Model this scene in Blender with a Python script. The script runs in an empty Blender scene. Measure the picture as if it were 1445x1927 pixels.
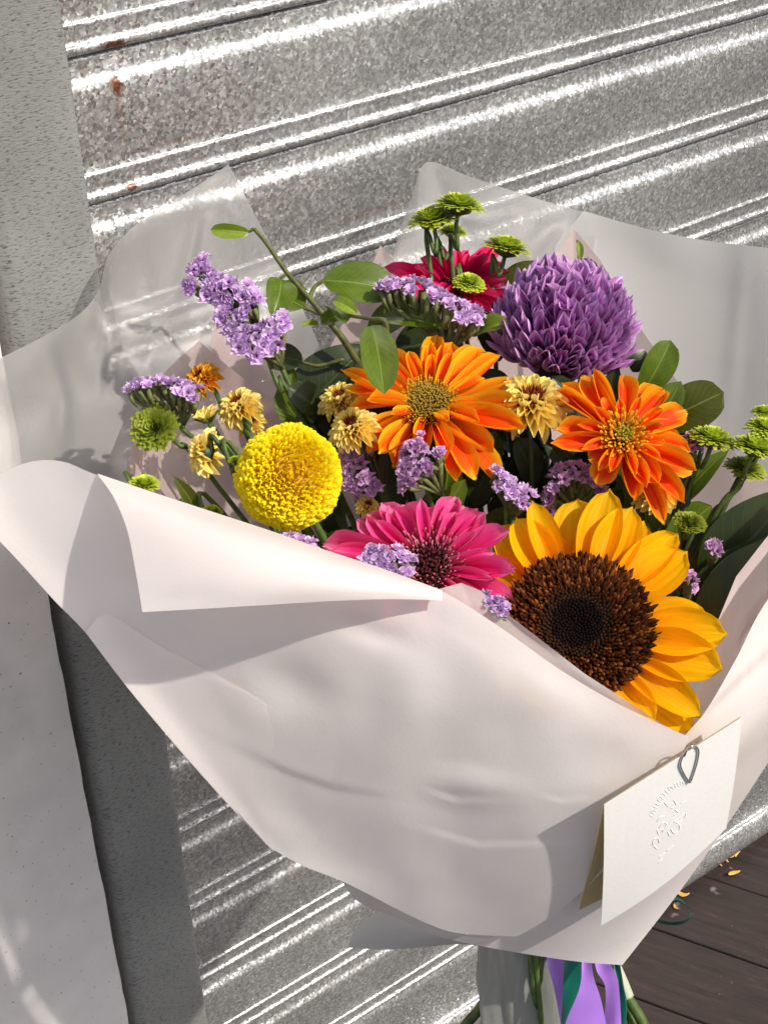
import bpy, math, random
import numpy as np
from mathutils import Matrix, Vector
random.seed(7); rng = np.random.default_rng(7)
scene = bpy.context.scene
COL = scene.collection
# ------------------------------------------------------------------ camera
FPX = 2855.0
Hx = np.array([4728, 2073, -FPX]); Hx /= np.linalg.norm(Hx)
Dn = np.array([144, -4260, -FPX]); Up = -Dn / np.linalg.norm(Dn); Up -= Hx * (Up @ Hx); Up /= np.linalg.norm(Up)
Yw = np.cross(Up, Hx)
R = np.array([Hx, Yw, Up])                    # camera -> world
CAM = np.array([0.0, -1.084, 1.84])
cd = bpy.data.cameras.new('camera'); cam = bpy.data.objects.new('camera', cd); COL.objects.link(cam)
cam.matrix_world = Matrix.Translation(Vector(CAM)) @ Matrix(R.tolist()).to_4x4()
cd.sensor_fit = 'HORIZONTAL'; cd.sensor_width = 36; cd.lens = FPX / 1445 * 36
cd.clip_start = 0.02; cd.clip_end = 500
scene.camera = cam
# ------------------------------------------------------------------ light
SUN = Vector((0.30, -0.62, 0.73)).normalized()
w = bpy.data.worlds.new('World'); scene.world = w; w.use_nodes = True
nt = w.node_tree; nt.nodes.clear()
sky = nt.nodes.new('ShaderNodeTexSky'); sky.sky_type = 'NISHITA'; sky.sun_disc = False
sky.sun_elevation = math.asin(SUN.z); sky.sun_rotation = math.atan2(SUN.x, SUN.y)
sky.air_density = 1.0; sky.dust_density = 3.0; sky.ozone_density = 0.6
bg = nt.nodes.new('ShaderNodeBackground'); bg.inputs[1].default_value = 0.13
wo = nt.nodes.new('ShaderNodeOutputWorld')
nt.links.new(sky.outputs[0], bg.inputs[0]); nt.links.new(bg.outputs[0], wo.inputs[0])
sd = bpy.data.lights.new('sun', 'SUN'); sd.energy = 4.1; sd.angle = math.radians(1.0); sd.color = (1.0, 0.93, 0.83)
so = bpy.data.objects.new('sun', sd); COL.objects.link(so)
so.rotation_euler = SUN.to_track_quat('Z', 'Y').to_euler(); so.location = (1, -3, 4)
scene.view_settings.view_transform = 'Standard'; scene.view_settings.look = 'None'
scene.view_settings.exposure = 0.0; scene.view_settings.gamma = 1.0
scene.render.engine = 'CYCLES'
try:
    scene.cycles.transparent_max_bounces = 16; scene.cycles.max_bounces = 10
    scene.cycles.transmission_bounces = 8; scene.cycles.caustics_refractive = True; scene.cycles.caustics_reflective = False
except Exception: pass

# ------------------------------------------------------------------ helpers
def ray(x, y): return R @ np.array([(x - 722.5) / FPX, -(y - 963.5) / FPX, -1.0])
def P(x, y, d): return CAM + ray(x, y) * d
def onY(x, y, yy):
    r = ray(x, y); return CAM + r * ((yy - CAM[1]) / r[1])
def onZ(x, y, z=0.0):
    r = ray(x, y); return CAM + r * ((z - CAM[2]) / r[2])
def cdir(x, y, z):
    v = R @ np.array([x, y, z], float); return v / np.linalg.norm(v)
def px(n, d): return n * d / FPX

def frame(center, ncam, upcam=(0, 1, 0)):
    Z = cdir(*ncam); u = cdir(*upcam); X = np.cross(u, Z)
    if np.linalg.norm(X) < 1e-3: X = np.cross(cdir(0, 0, 1), Z)
    X /= np.linalg.norm(X); Y = np.cross(Z, X)
    M = np.eye(4); M[:3, 0] = X; M[:3, 1] = Y; M[:3, 2] = Z; M[:3, 3] = center
    return Matrix(M.tolist())

def thing(name, label, cat, M=None, group=None):
    o = bpy.data.objects.new(name, None); COL.objects.link(o)
    o.empty_display_size = 0.02
    if M is not None: o.matrix_world = M
    o['label'] = label; o['category'] = cat
    if group: o['group'] = group
    MW[o.name] = M.copy() if M is not None else Matrix.Identity(4)
    return o
MW = {}
def mkmesh(name, verts, faces, mat, smooth=True, uvs=None, cols=None):
    me = bpy.data.meshes.new(name)
    me.from_pydata([tuple(map(float, v)) for v in verts], [], [tuple(map(int, f)) for f in faces])
    if mat is not None: me.materials.append(mat)
    if uvs is not None:
        uvl = me.uv_layers.new(name='UVMap')
        li = np.empty(len(me.loops), dtype=np.int32); me.loops.foreach_get('vertex_index', li)
        uvl.data.foreach_set('uv', np.asarray(uvs, dtype=np.float32)[li].ravel())
    if cols is not None:
        ca = me.color_attributes.new('col', 'FLOAT_COLOR', 'POINT')
        c4 = np.ones((len(verts), 4), dtype=np.float32); c4[:, :3] = cols
        ca.data.foreach_set('color', c4.ravel())
    if smooth: me.polygons.foreach_set('use_smooth', [True] * len(me.polygons))
    me.update(); return me
def part(name, me, parent, M=None, kind=None, label=None):
    o = bpy.data.objects.new(name, me); COL.objects.link(o); o.parent = parent
    if M is not None: o.matrix_local = M
    if kind: o['kind'] = kind
    if label: o['label'] = label
    MW[o.name] = (MW[parent.name] if parent else Matrix.Identity(4)) @ (M if M is not None else Matrix.Identity(4))
    return o
def wpart(name, verts, faces, mat, parent, uvs=None, cols=None, smooth=True, kind=None, label=None):
    v = np.asarray(verts, float)
    Mi = np.array(MW[parent.name].inverted())
    v = v @ Mi[:3, :3].T + Mi[:3, 3]
    return part(name, mkmesh(name, v, faces, mat, smooth, uvs, cols), parent, kind=kind, label=label)
def T4(p): return Matrix.Translation(Vector([float(a) for a in p]))

class MB:
    def __init__(s): s.v = []; s.f = []; s.uv = []; s.c = []; s.n = 0
    def add(s, v, f, uv=None, c=None):
        v = np.asarray(v, float)
        s.v.append(v); s.f += [tuple(int(i) + s.n for i in q) for q in f]
        s.uv.append(np.zeros((len(v), 2)) if uv is None else np.asarray(uv))
        s.c.append(np.ones((len(v), 3)) if c is None else np.broadcast_to(np.asarray(c, float), (len(v), 3)))
        s.n += len(v)
    def arrays(s): return np.vstack(s.v), s.f, np.vstack(s.uv), np.vstack(s.c)

def catmull(pts, n):
    p = np.asarray(pts, float)
    if len(p) == 2: return p[0] + (p[1] - p[0]) * np.linspace(0, 1, n)[:, None]
    q = np.vstack([2 * p[0] - p[1], p, 2 * p[-1] - p[-2]])
    ts = np.linspace(0, len(p) - 1, n); out = []
    for t in ts:
        i = min(int(t), len(p) - 2); f = t - i
        a, b, c, d = q[i], q[i + 1], q[i + 2], q[i + 3]
        out.append(0.5 * (2 * b + (c - a) * f + (2 * a - 5 * b + 4 * c - d) * f * f + (3 * b - a - 3 * c + d) * f ** 3))
    return np.array(out)
def tube(pts, rad, sides=7, n=None, cap=True):
    p = catmull(pts, n) if n else np.asarray(pts, float)
    k = len(p); r = np.interp(np.linspace(0, 1, k), np.linspace(0, 1, len(np.atleast_1d(rad))), np.atleast_1d(rad)) if np.ndim(rad) else np.full(k, rad)
    t = np.gradient(p, axis=0); t /= np.linalg.norm(t, axis=1)[:, None] + 1e-12
    a = np.array([0.3, 0.5, 0.81]); 
    if abs(t[0] @ a) > .9: a = np.array([1., 0, 0])
    V = []; UV = []
    u = np.cross(t[0], a); u /= np.linalg.norm(u)
    for i in range(k):
        u = u - t[i] * (u @ t[i]); u /= np.linalg.norm(u); b = np.cross(t[i], u)
        for s in range(sides):
            an = 2 * math.pi * s / sides
            V.append(p[i] + r[i] * (math.cos(an) * u + math.sin(an) * b)); UV.append((s / sides, i / max(1, k - 1)))
    Fc = []
    for i in range(k - 1):
        for s in range(sides):
            Fc.append((i * sides + s, i * sides + (s + 1) % sides, (i + 1) * sides + (s + 1) % sides, (i + 1) * sides + s))
    if cap:
        Fc.append(tuple(range(sides))[::-1]); Fc.append(tuple((k - 1) * sides + s for s in range(sides)))
    return np.array(V), Fc, np.array(UV)
def grid_faces(nr, nc): return [(i * nc + j, i * nc + j + 1, (i + 1) * nc + j + 1, (i + 1) * nc + j) for i in range(nr - 1) for j in range(nc - 1)]

# smooth pseudo noise on numpy arrays
def vnoise(x, y, seed=0):
    g = np.random.default_rng(seed).random((64, 64)) * 2 - 1
    xi = np.floor(x).astype(int); yi = np.floor(y).astype(int); xf = x - xi; yf = y - yi
    xf = xf * xf * (3 - 2 * xf); yf = yf * yf * (3 - 2 * yf)
    a = g[xi % 64, yi % 64]; b = g[(xi + 1) % 64, yi % 64]; c = g[xi % 64, (yi + 1) % 64]; d = g[(xi + 1) % 64, (yi + 1) % 64]
    return (a * (1 - xf) + b * xf) * (1 - yf) + (c * (1 - xf) + d * xf) * yf

# ------------------------------------------------------------------ materials
def new_mat(name):
    m = bpy.data.materials.new(name); m.use_nodes = True; n = m.node_tree.nodes; n.clear()
    return m, n, m.node_tree.links
def node(n, t, **kw):
    o = n.new(t)
    for k, v in kw.items():
        if k.startswith('i_'):
            key = k[2:]; key = int(key) if key.isdigit() else key.replace('_', ' ')
            o.inputs[key].default_value = v
        else: setattr(o, k, v)
    return o
def ramp(n, stops):
    r = n.new('ShaderNodeValToRGB'); e = r.color_ramp.elements
    while len(e) < len(stops): e.new(0.5)
    for i, (p, c) in enumerate(stops): e[i].position = p; e[i].color = (*c, 1) if len(c) == 3 else c
    return r
def leafy_surface(n, l, colout, rough=.5, transl=.3, spec=.4, bump=None, coat=0.0, tcol=None):
    p = node(n, 'ShaderNodeBsdfPrincipled', i_Roughness=rough)
    p.inputs['Specular IOR Level'].default_value = spec; p.inputs['Coat Weight'].default_value = coat; p.inputs['Coat Roughness'].default_value = .25
    l.new(colout, p.inputs['Base Color'])
    t = node(n, 'ShaderNodeBsdfTranslucent'); l.new(tcol or colout, t.inputs[0])
    mx = node(n, 'ShaderNodeMixShader', i_0=transl); l.new(p.outputs[0], mx.inputs[1]); l.new(t.outputs[0], mx.inputs[2])
    if bump is not None:
        b = node(n, 'ShaderNodeBump', i_Strength=.5, i_Distance=.0006); l.new(bump, b.inputs['Height']); l.new(b.outputs[0], p.inputs['Normal'])
    o = node(n, 'ShaderNodeOutputMaterial'); l.new(mx.outputs[0], o.inputs[0])
def petal_mat(name, stops, edge=None, edge_amt=.6, streak=(.25, 14), rough=.5, transl=.3, rnd=.08, spec=.12):
    """colour along the petal from uv.v, an edge colour from uv.u, streaks along the length"""
    m, n, l = new_mat(name)
    uv = node(n, 'ShaderNodeUVMap'); sp = node(n, 'ShaderNodeSeparateXYZ'); l.new(uv.outputs[0], sp.inputs[0])
    oi = node(n, 'ShaderNodeObjectInfo')
    cb = node(n, 'ShaderNodeCombineXYZ')
    mu = node(n, 'ShaderNodeMath', operation='MULTIPLY', i_1=float(streak[1])); l.new(sp.outputs[0], mu.inputs[0])
    mv = node(n, 'ShaderNodeMath', operation='MULTIPLY', i_1=1.3); l.new(sp.outputs[1], mv.inputs[0])
    mr = node(n, 'ShaderNodeMath', operation='MULTIPLY', i_1=37.0); l.new(oi.outputs['Random'], mr.inputs[0])
    l.new(mu.outputs[0], cb.inputs[0]); l.new(mv.outputs[0], cb.inputs[1]); l.new(mr.outputs[0], cb.inputs[2])
    nz = node(n, 'ShaderNodeTexNoise', i_Scale=1.0, i_Detail=3.0); l.new(cb.outputs[0], nz.inputs[0])
    ad = node(n, 'ShaderNodeMath', operation='MULTIPLY_ADD', i_1=.25, i_2=-.125); l.new(nz.outputs[0], ad.inputs[0])
    av = node(n, 'ShaderNodeMath', operation='ADD'); l.new(sp.outputs[1], av.inputs[0]); l.new(ad.outputs[0], av.inputs[1])
    r = ramp(n, stops); l.new(av.outputs[0], r.inputs[0]); col = r.outputs[0]
    if edge:
        s = node(n, 'ShaderNodeMath', operation='MULTIPLY_ADD', i_1=2.0, i_2=-1.0); l.new(sp.outputs[0], s.inputs[0])
        a = node(n, 'ShaderNodeMath', operation='ABSOLUTE'); l.new(s.outputs[0], a.inputs[0])
        a2 = node(n, 'ShaderNodeMath', operation='ADD'); l.new(a.outputs[0], a2.inputs[0]); l.new(ad.outputs[0], a2.inputs[1])
        mp = node(n, 'ShaderNodeMapRange', i_1=.5, i_2=.98, i_3=0.0, i_4=edge_amt); l.new(a2.outputs[0], mp.inputs[0])
        mx = node(n, 'ShaderNodeMix', data_type='RGBA'); l.new(mp.outputs[0], mx.inputs[0]); l.new(col, mx.inputs[6]); mx.inputs[7].default_value = (*edge, 1); col = mx.outputs[2]
    hs = node(n, 'ShaderNodeHueSaturation')
    vv = node(n, 'ShaderNodeMapRange', i_1=.3, i_2=.7, i_3=1 - streak[0], i_4=1 + streak[0]); l.new(nz.outputs[0], vv.inputs[0])
    rv = node(n, 'ShaderNodeMapRange', i_1=0., i_2=1., i_3=1 - rnd, i_4=1 + rnd); l.new(oi.outputs['Random'], rv.inputs[0])
    m2 = node(n, 'ShaderNodeMath', operation='MULTIPLY'); l.new(vv.outputs[0], m2.inputs[0]); l.new(rv.outputs[0], m2.inputs[1])
    l.new(m2.outputs[0], hs.inputs['Value']); l.new(col, hs.inputs['Color'])
    leafy_surface(n, l, hs.outputs[0], rough, transl, spec, nz.outputs[0])
    return m
def vcol_mat(name, rough=.6, transl=.2, spec=.3, scale=900, var=.2):
    m, n, l = new_mat(name)
    a = node(n, 'ShaderNodeVertexColor', layer_name='col')
    tc = node(n, 'ShaderNodeTexCoord'); nz = node(n, 'ShaderNodeTexNoise', i_Scale=float(scale), i_Detail=2.0); l.new(tc.outputs['Object'], nz.inputs[0])
    hs = node(n, 'ShaderNodeHueSaturation'); vv = node(n, 'ShaderNodeMapRange', i_1=.3, i_2=.7, i_3=1 - var, i_4=1 + var); l.new(nz.outputs[0], vv.inputs[0])
    l.new(vv.outputs[0], hs.inputs['Value']); l.new(a.outputs[0], hs.inputs['Color'])
    leafy_surface(n, l, hs.outputs[0], rough, transl, spec)
    return m
def leaf_mat(name, c1, c2, vein, rough=.32, transl=.22):
    m, n, l = new_mat(name)
    uv = node(n, 'ShaderNodeUVMap'); sp = node(n, 'ShaderNodeSeparateXYZ'); l.new(uv.outputs[0], sp.inputs[0])
    s = node(n, 'ShaderNodeMath', operation='MULTIPLY_ADD', i_1=2.0, i_2=-1.0); l.new(sp.outputs[0], s.inputs[0])
    a = node(n, 'ShaderNodeMath', operation='ABSOLUTE'); l.new(s.outputs[0], a.inputs[0])
    oi = node(n, 'ShaderNodeObjectInfo')
    nz = node(n, 'ShaderNodeTexNoise', i_Scale=5.0, i_Detail=4.0, noise_dimensions='4D'); l.new(uv.outputs[0], nz.inputs[0]); 
    mr = node(n, 'ShaderNodeMath', operation='MULTIPLY', i_1=31.0); l.new(oi.outputs['Random'], mr.inputs[0]); l.new(mr.outputs[0], nz.inputs['W'])
    base = ramp(n, [(.3, c1), (.7, c2)]); l.new(nz.outputs[0], base.inputs[0])
    # side veins: stripes of v - 0.35*|u|
    k = node(n, 'ShaderNodeMath', operation='MULTIPLY_ADD', i_1=-.33); l.new(a.outputs[0], k.inputs[0]); l.new(sp.outputs[1], k.inputs[2])
    kk = node(n, 'ShaderNodeMath', operation='MULTIPLY', i_1=62.0); l.new(k.outputs[0], kk.inputs[0])
    sn = node(n, 'ShaderNodeMath', operation='SINE'); l.new(kk.outputs[0], sn.inputs[0])
    v1 = node(n, 'ShaderNodeMapRange', i_1=.9, i_2=1.0, i_3=0., i_4=.3); l.new(sn.outputs[0], v1.inputs[0])
    v2 = node(n, 'ShaderNodeMapRange', i_1=.02, i_2=.06, i_3=.9, i_4=0.); l.new(a.outputs[0], v2.inputs[0])
    mxv = node(n, 'ShaderNodeMath', operation='MAXIMUM'); l.new(v1.outputs[0], mxv.inputs[0]); l.new(v2.outputs[0], mxv.inputs[1])
    mx = node(n, 'ShaderNodeMix', data_type='RGBA'); l.new(mxv.outputs[0], mx.inputs[0]); l.new(base.outputs[0], mx.inputs[6]); mx.inputs[7].default_value = (*vein, 1)
    leafy_surface(n, l, mx.outputs[2], rough, transl, .5, mxv.outputs[0])
    return m
def film_mat(name, col, tcol, opac, blur=.35, rough=.45, sheen=.35, crinkle=0.0, trfrac=.45, clear=.45):
    """thin frosted film: part clear, part rough see-through, the rest diffuse front and back with a soft gloss"""
    m, n, l = new_mat(name)
    tc = node(n, 'ShaderNodeTexCoord'); geo = node(n, 'ShaderNodeNewGeometry')
    nz = node(n, 'ShaderNodeTexNoise', i_Scale=14.0, i_Detail=3.0); l.new(geo.outputs['Position'], nz.inputs[0])
    fz = node(n, 'ShaderNodeTexNoise', i_Scale=420.0, i_Detail=3.0); l.new(geo.outputs['Position'], fz.inputs[0])
    mxn = node(n, 'ShaderNodeMath', operation='MULTIPLY_ADD', i_1=.5); l.new(fz.outputs[0], mxn.inputs[0]); l.new(nz.outputs[0], mxn.inputs[2])
    b = node(n, 'ShaderNodeBump', i_Strength=.25, i_Distance=.0008 + crinkle); l.new(mxn.outputs[0], b.inputs['Height'])
    p = node(n, 'ShaderNodeBsdfPrincipled', i_Roughness=rough); p.inputs['Specular IOR Level'].default_value = sheen
    p.inputs['Base Color'].default_value = (*col, 1); l.new(b.outputs[0], p.inputs['Normal'])
    t = node(n, 'ShaderNodeBsdfTranslucent', i_0=(*tcol, 1)); l.new(b.outputs[0], t.inputs['Normal'])
    mt = node(n, 'ShaderNodeMixShader', i_0=trfrac); l.new(p.outputs[0], mt.inputs[1]); l.new(t.outputs[0], mt.inputs[2])
    tr = node(n, 'ShaderNodeBsdfTransparent', i_0=(.93, .93, .92, 1))
    rf = node(n, 'ShaderNodeBsdfRefraction', i_Roughness=blur, i_IOR=1.25); rf.inputs[0].default_value = (.95, .95, .94, 1)
    m2 = node(n, 'ShaderNodeMixShader', i_0=1 - clear); l.new(tr.outputs[0], m2.inputs[1]); l.new(rf.outputs[0], m2.inputs[2])
    op = node(n, 'ShaderNodeMapRange', i_1=.3, i_2=.7, i_3=max(0, opac - .05), i_4=min(1, opac + .05)); l.new(nz.outputs[0], op.inputs[0])
    m3 = node(n, 'ShaderNodeMixShader'); l.new(op.outputs[0], m3.inputs[0]); l.new(m2.outputs[0], m3.inputs[1]); l.new(mt.outputs[0], m3.inputs[2])
    o = node(n, 'ShaderNodeOutputMaterial'); l.new(m3.outputs[0], o.inputs[0])
    return m
def plain(name, col, rough=.5, metal=0., spec=.5, transl=0., noise=0., nscale=60., bump=0.):
    m, n, l = new_mat(name)
    p = node(n, 'ShaderNodeBsdfPrincipled', i_Roughness=rough, i_Metallic=metal); p.inputs['Specular IOR Level'].default_value = spec
    tc = node(n, 'ShaderNodeNewGeometry'); nz = node(n, 'ShaderNodeTexNoise', i_Scale=nscale, i_Detail=5.0); l.new(tc.outputs['Position'], nz.inputs[0])
    c0 = tuple(c * (1 - noise) for c in col); c1 = tuple(min(1, c * (1 + noise)) for c in col)
    r = ramp(n, [(.3, c0), (.7, c1)]); l.new(nz.outputs[0], r.inputs[0]); l.new(r.outputs[0], p.inputs['Base Color'])
    if bump:
        b = node(n, 'ShaderNodeBump', i_Strength=.6, i_Distance=bump); l.new(nz.outputs[0], b.inputs['Height']); l.new(b.outputs[0], p.inputs['Normal'])
    o = node(n, 'ShaderNodeOutputMaterial'); out = p.outputs[0]
    if transl:
        t = node(n, 'ShaderNodeBsdfTranslucent'); l.new(r.outputs[0], t.inputs[0])
        mx = node(n, 'ShaderNodeMixShader', i_0=transl); l.new(out, mx.inputs[1]); l.new(t.outputs[0], mx.inputs[2]); out = mx.outputs[0]
    l.new(out, o.inputs[0]); return m

def galvanised(name, spangle=True, stains=()):
    m, n, l = new_mat(name)
    g = node(n, 'ShaderNodeNewGeometry')
    p = node(n, 'ShaderNodeBsdfPrincipled', i_Metallic=.78)
    big = node(n, 'ShaderNodeTexNoise', i_Scale=5.0, i_Detail=4.0); l.new(g.outputs['Position'], big.inputs[0])
    if spangle:
        wn = node(n, 'ShaderNodeTexNoise', i_Scale=420.0, i_Detail=2.0); l.new(g.outputs['Position'], wn.inputs[0])
        add = node(n, 'ShaderNodeVectorMath', operation='MULTIPLY_ADD'); l.new(wn.outputs[1], add.inputs[0]); add.inputs[1].default_value = (.004, .004, .004); l.new(g.outputs['Position'], add.inputs[2])
        vo = node(n, 'ShaderNodeTexVoronoi', i_Scale=400.0); l.new(add.outputs[0], vo.inputs[0])
        vs = node(n, 'ShaderNodeSeparateColor'); l.new(vo.outputs['Color'], vs.inputs[0])
        r = ramp(n, [(0, (.46, .465, .465)), (.5, (.54, .545, .545)), (1, (.66, .665, .66))]); l.new(vs.outputs[0], r.inputs[0])
        rr = node(n, 'ShaderNodeMapRange', i_1=0., i_2=1., i_3=.17, i_4=.52); l.new(vs.outputs[1], rr.inputs[0]); l.new(rr.outputs[0], p.inputs['Roughness'])
        # facet every crystal a little differently
        vm = node(n, 'ShaderNodeVectorMath', operation='SUBTRACT'); l.new(vo.outputs['Color'], vm.inputs[0]); vm.inputs[1].default_value = (.5, .5, .5)
        sc = node(n, 'ShaderNodeVectorMath', operation='SCALE'); sc.inputs['Scale'].default_value = .42; l.new(vm.outputs[0], sc.inputs[0])
        an = node(n, 'ShaderNodeVectorMath', operation='ADD'); l.new(g.outputs['Normal'], an.inputs[0]); l.new(sc.outputs[0], an.inputs[1])
        nn = node(n, 'ShaderNodeVectorMath', operation='NORMALIZE'); l.new(an.outputs[0], nn.inputs[0]); l.new(nn.outputs[0], p.inputs['Normal'])
    else:
        mp = node(n, 'ShaderNodeMapping'); mp.inputs['Scale'].default_value = (55, 55, 260); l.new(g.outputs['Position'], mp.inputs[0])
        fl = node(n, 'ShaderNodeTexNoise', i_Scale=3.2, i_Detail=5.0, i_Roughness=.65); l.new(mp.outputs[0], fl.inputs[0])
        r = ramp(n, [(0, (.12, .12, .115)), (.39, (.16, .165, .16)), (.44, (.37, .38, .37)), (.75, (.45, .46, .45))]); l.new(fl.outputs[0], r.inputs[0])
        p.inputs['Roughness'].default_value = .5; p.inputs['Metallic'].default_value = .5
        b = node(n, 'ShaderNodeBump', i_Strength=.35, i_Distance=.001); l.new(fl.outputs[0], b.inputs['Height']); l.new(b.outputs[0], p.inputs['Normal'])
    bv = node(n, 'ShaderNodeMapRange', i_1=.3, i_2=.7, i_3=.72, i_4=1.12); l.new(big.outputs[0], bv.inputs[0])
    hs = node(n, 'ShaderNodeHueSaturation'); l.new(bv.outputs[0], hs.inputs['Value']); l.new(r.outputs[0], hs.inputs['Color'])
    # dark oxide flecks
    dk = node(n, 'ShaderNodeTexNoise', i_Scale=150.0, i_Detail=4.0, i_Roughness=.7); l.new(g.outputs['Position'], dk.inputs[0])
    dr = node(n, 'ShaderNodeMapRange', i_1=.68, i_2=.73, i_3=0., i_4=.75); l.new(dk.outputs[0], dr.inputs[0])
    mx = node(n, 'ShaderNodeMix', data_type='RGBA'); l.new(dr.outputs[0], mx.inputs[0]); l.new(hs.outputs[0], mx.inputs[6]); mx.inputs[7].default_value = (.09, .085, .08, 1)
    col = mx.outputs[2]; metal = None
    for (c, sx, sz, amt, rc) in stains:
        s = node(n, 'ShaderNodeVectorMath', operation='SUBTRACT'); l.new(g.outputs['Position'], s.inputs[0]); s.inputs[1].default_value = tuple(float(a) for a in c)
        ml = node(n, 'ShaderNodeVectorMath', operation='MULTIPLY'); l.new(s.outputs[0], ml.inputs[0]); ml.inputs[1].default_value = (1 / sx, 0, 1 / sz)
        ln = node(n, 'ShaderNodeVectorMath', operation='LENGTH'); l.new(ml.outputs[0], ln.inputs[0])
        nd = node(n, 'ShaderNodeTexNoise', i_Scale=160.0, i_Detail=4.0); l.new(g.outputs['Position'], nd.inputs[0])
        ad = node(n, 'ShaderNodeMath', operation='MULTIPLY_ADD', i_1=1.6, i_2=-.8); l.new(nd.outputs[0], ad.inputs[0])
        sm = node(n, 'ShaderNodeMath', operation='ADD'); l.new(ln.outputs['Value'], sm.inputs[0]); l.new(ad.outputs[0], sm.inputs[1])
        mr = node(n, 'ShaderNodeMapRange', i_1=1.1, i_2=.4, i_3=0., i_4=amt); l.new(sm.outputs[0], mr.inputs[0])
        mx = node(n, 'ShaderNodeMix', data_type='RGBA'); l.new(mr.outputs[0], mx.inputs[0]); l.new(col, mx.inputs[6]); mx.inputs[7].default_value = (*rc, 1); col = mx.outputs[2]
    l.new(col, p.inputs['Base Color'])
    o = node(n, 'ShaderNodeOutputMaterial'); l.new(p.outputs[0], o.inputs[0]); return m

RUST = (.20, .055, .02)
st = [(onY(212, 158, 0), .0075, .008, .95, RUST), (onY(222, 215, 0), .006, .024, .35, (.35, .2, .15)), (onY(205, 80, 0), .015, .005, .9, RUST), (onY(240, 345, 0), .006, .004, .8, RUST), (onY(700, 395, 0), .05, .004, .35, (.30, .14, .12)), (onY(330, 262, 0), .06, .003, .35, (.36, .24, .2)), (onY(520, 18, 0), .05, .003, .3, (.36, .24, .2))]
M_slat = galvanised('galvanised_spangle', True, st)
M_rail = galvanised('galvanised_weathered', False)
M_wall = plain('painted_plaster', (.80, .76, .74), .8, noise=.05, nscale=25, bump=.0015)
# plaster pits
n_ = M_wall.node_tree.nodes; l_ = M_wall.node_tree.links
M_floor = plain('dark_floor', (.05, .048, .046), .6, noise=.3, nscale=30)
def plank_mat():
    m, n, l = new_mat('worn_dark_timber')
    g = node(n, 'ShaderNodeNewGeometry'); mp = node(n, 'ShaderNodeMapping'); mp.inputs['Rotation'].default_value = (0, 0, math.radians(-26)); l.new(g.outputs['Position'], mp.inputs[0])
    mp0 = mp; mp = node(n, 'ShaderNodeMapping'); mp.inputs['Scale'].default_value = (60, 7, 20); l.new(mp0.outputs[0], mp.inputs[0])
    gr = node(n, 'ShaderNodeTexNoise', i_Scale=1.4, i_Detail=6.0, i_Roughness=.7); l.new(mp.outputs[0], gr.inputs[0])
    r = ramp(n, [(.3, (.012, .007, .006)), (.55, (.030, .018, .016)), (.75, (.065, .040, .034))]); l.new(gr.outputs[0], r.inputs[0])
    cr = node(n, 'ShaderNodeTexNoise', i_Scale=70.0, i_Detail=3.0); l.new(g.outputs['Position'], cr.inputs[0])
    c = node(n, 'ShaderNodeMapRange', i_1=.70, i_2=.76, i_3=0., i_4=.7); l.new(cr.outputs[0], c.inputs[0])
    mx = node(n, 'ShaderNodeMix', data_type='RGBA'); l.new(c.outputs[0], mx.inputs[0]); l.new(r.outputs[0], mx.inputs[6]); mx.inputs[7].default_value = (.28, .17, .09, 1)
    wt = node(n, 'ShaderNodeTexNoise', i_Scale=16.0, i_Detail=5.0); l.new(g.outputs['Position'], wt.inputs[0])
    wm = node(n, 'ShaderNodeMapRange', i_1=.69, i_2=.73, i_3=0., i_4=.6); l.new(wt.outputs[0], wm.inputs[0])
    m2 = node(n, 'ShaderNodeMix', data_type='RGBA'); l.new(wm.outputs[0], m2.inputs[0]); l.new(mx.outputs[2], m2.inputs[6]); m2.inputs[7].default_value = (.3, .27, .26, 1)
    p = node(n, 'ShaderNodeBsdfPrincipled', i_Roughness=.6); l.new(m2.outputs[2], p.inputs['Base Color'])
    b = node(n, 'ShaderNodeBump', i_Strength=.6, i_Distance=.002); l.new(gr.outputs[0], b.inputs['Height']); l.new(b.outputs[0], p.inputs['Normal'])
    o = node(n, 'ShaderNodeOutputMaterial'); l.new(p.outputs[0], o.inputs[0]); return m
M_plank = plank_mat()
M_dark = plain('dark_recess', (.02, .02, .02), .9)

# ================================================================== SETTING
def structure(name, v, f, mat, smooth=False):
    o = bpy.data.objects.new(name, mkmesh(name, v, f, mat, smooth)); COL.objects.link(o); o['kind'] = 'structure'; MW[o.name] = Matrix.Identity(4); return o
def boxv(x0, x1, y0, y1, z0, z1):
    v = [(x, y, z) for x in (x0, x1) for y in (y0, y1) for z in (z0, z1)]
    return v, [(0, 1, 3, 2), (4, 6, 7, 5), (0, 4, 5, 1), (2, 3, 7, 6), (0, 2, 6, 4), (1, 5, 7, 3)]
v, f = [(-40, -40, -.014), (40, -40, -.014), (40, .6, -.014), (-40, .6, -.014)], [(0, 1, 2, 3)]
floor = structure('floor', v, f, M_floor)
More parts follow.
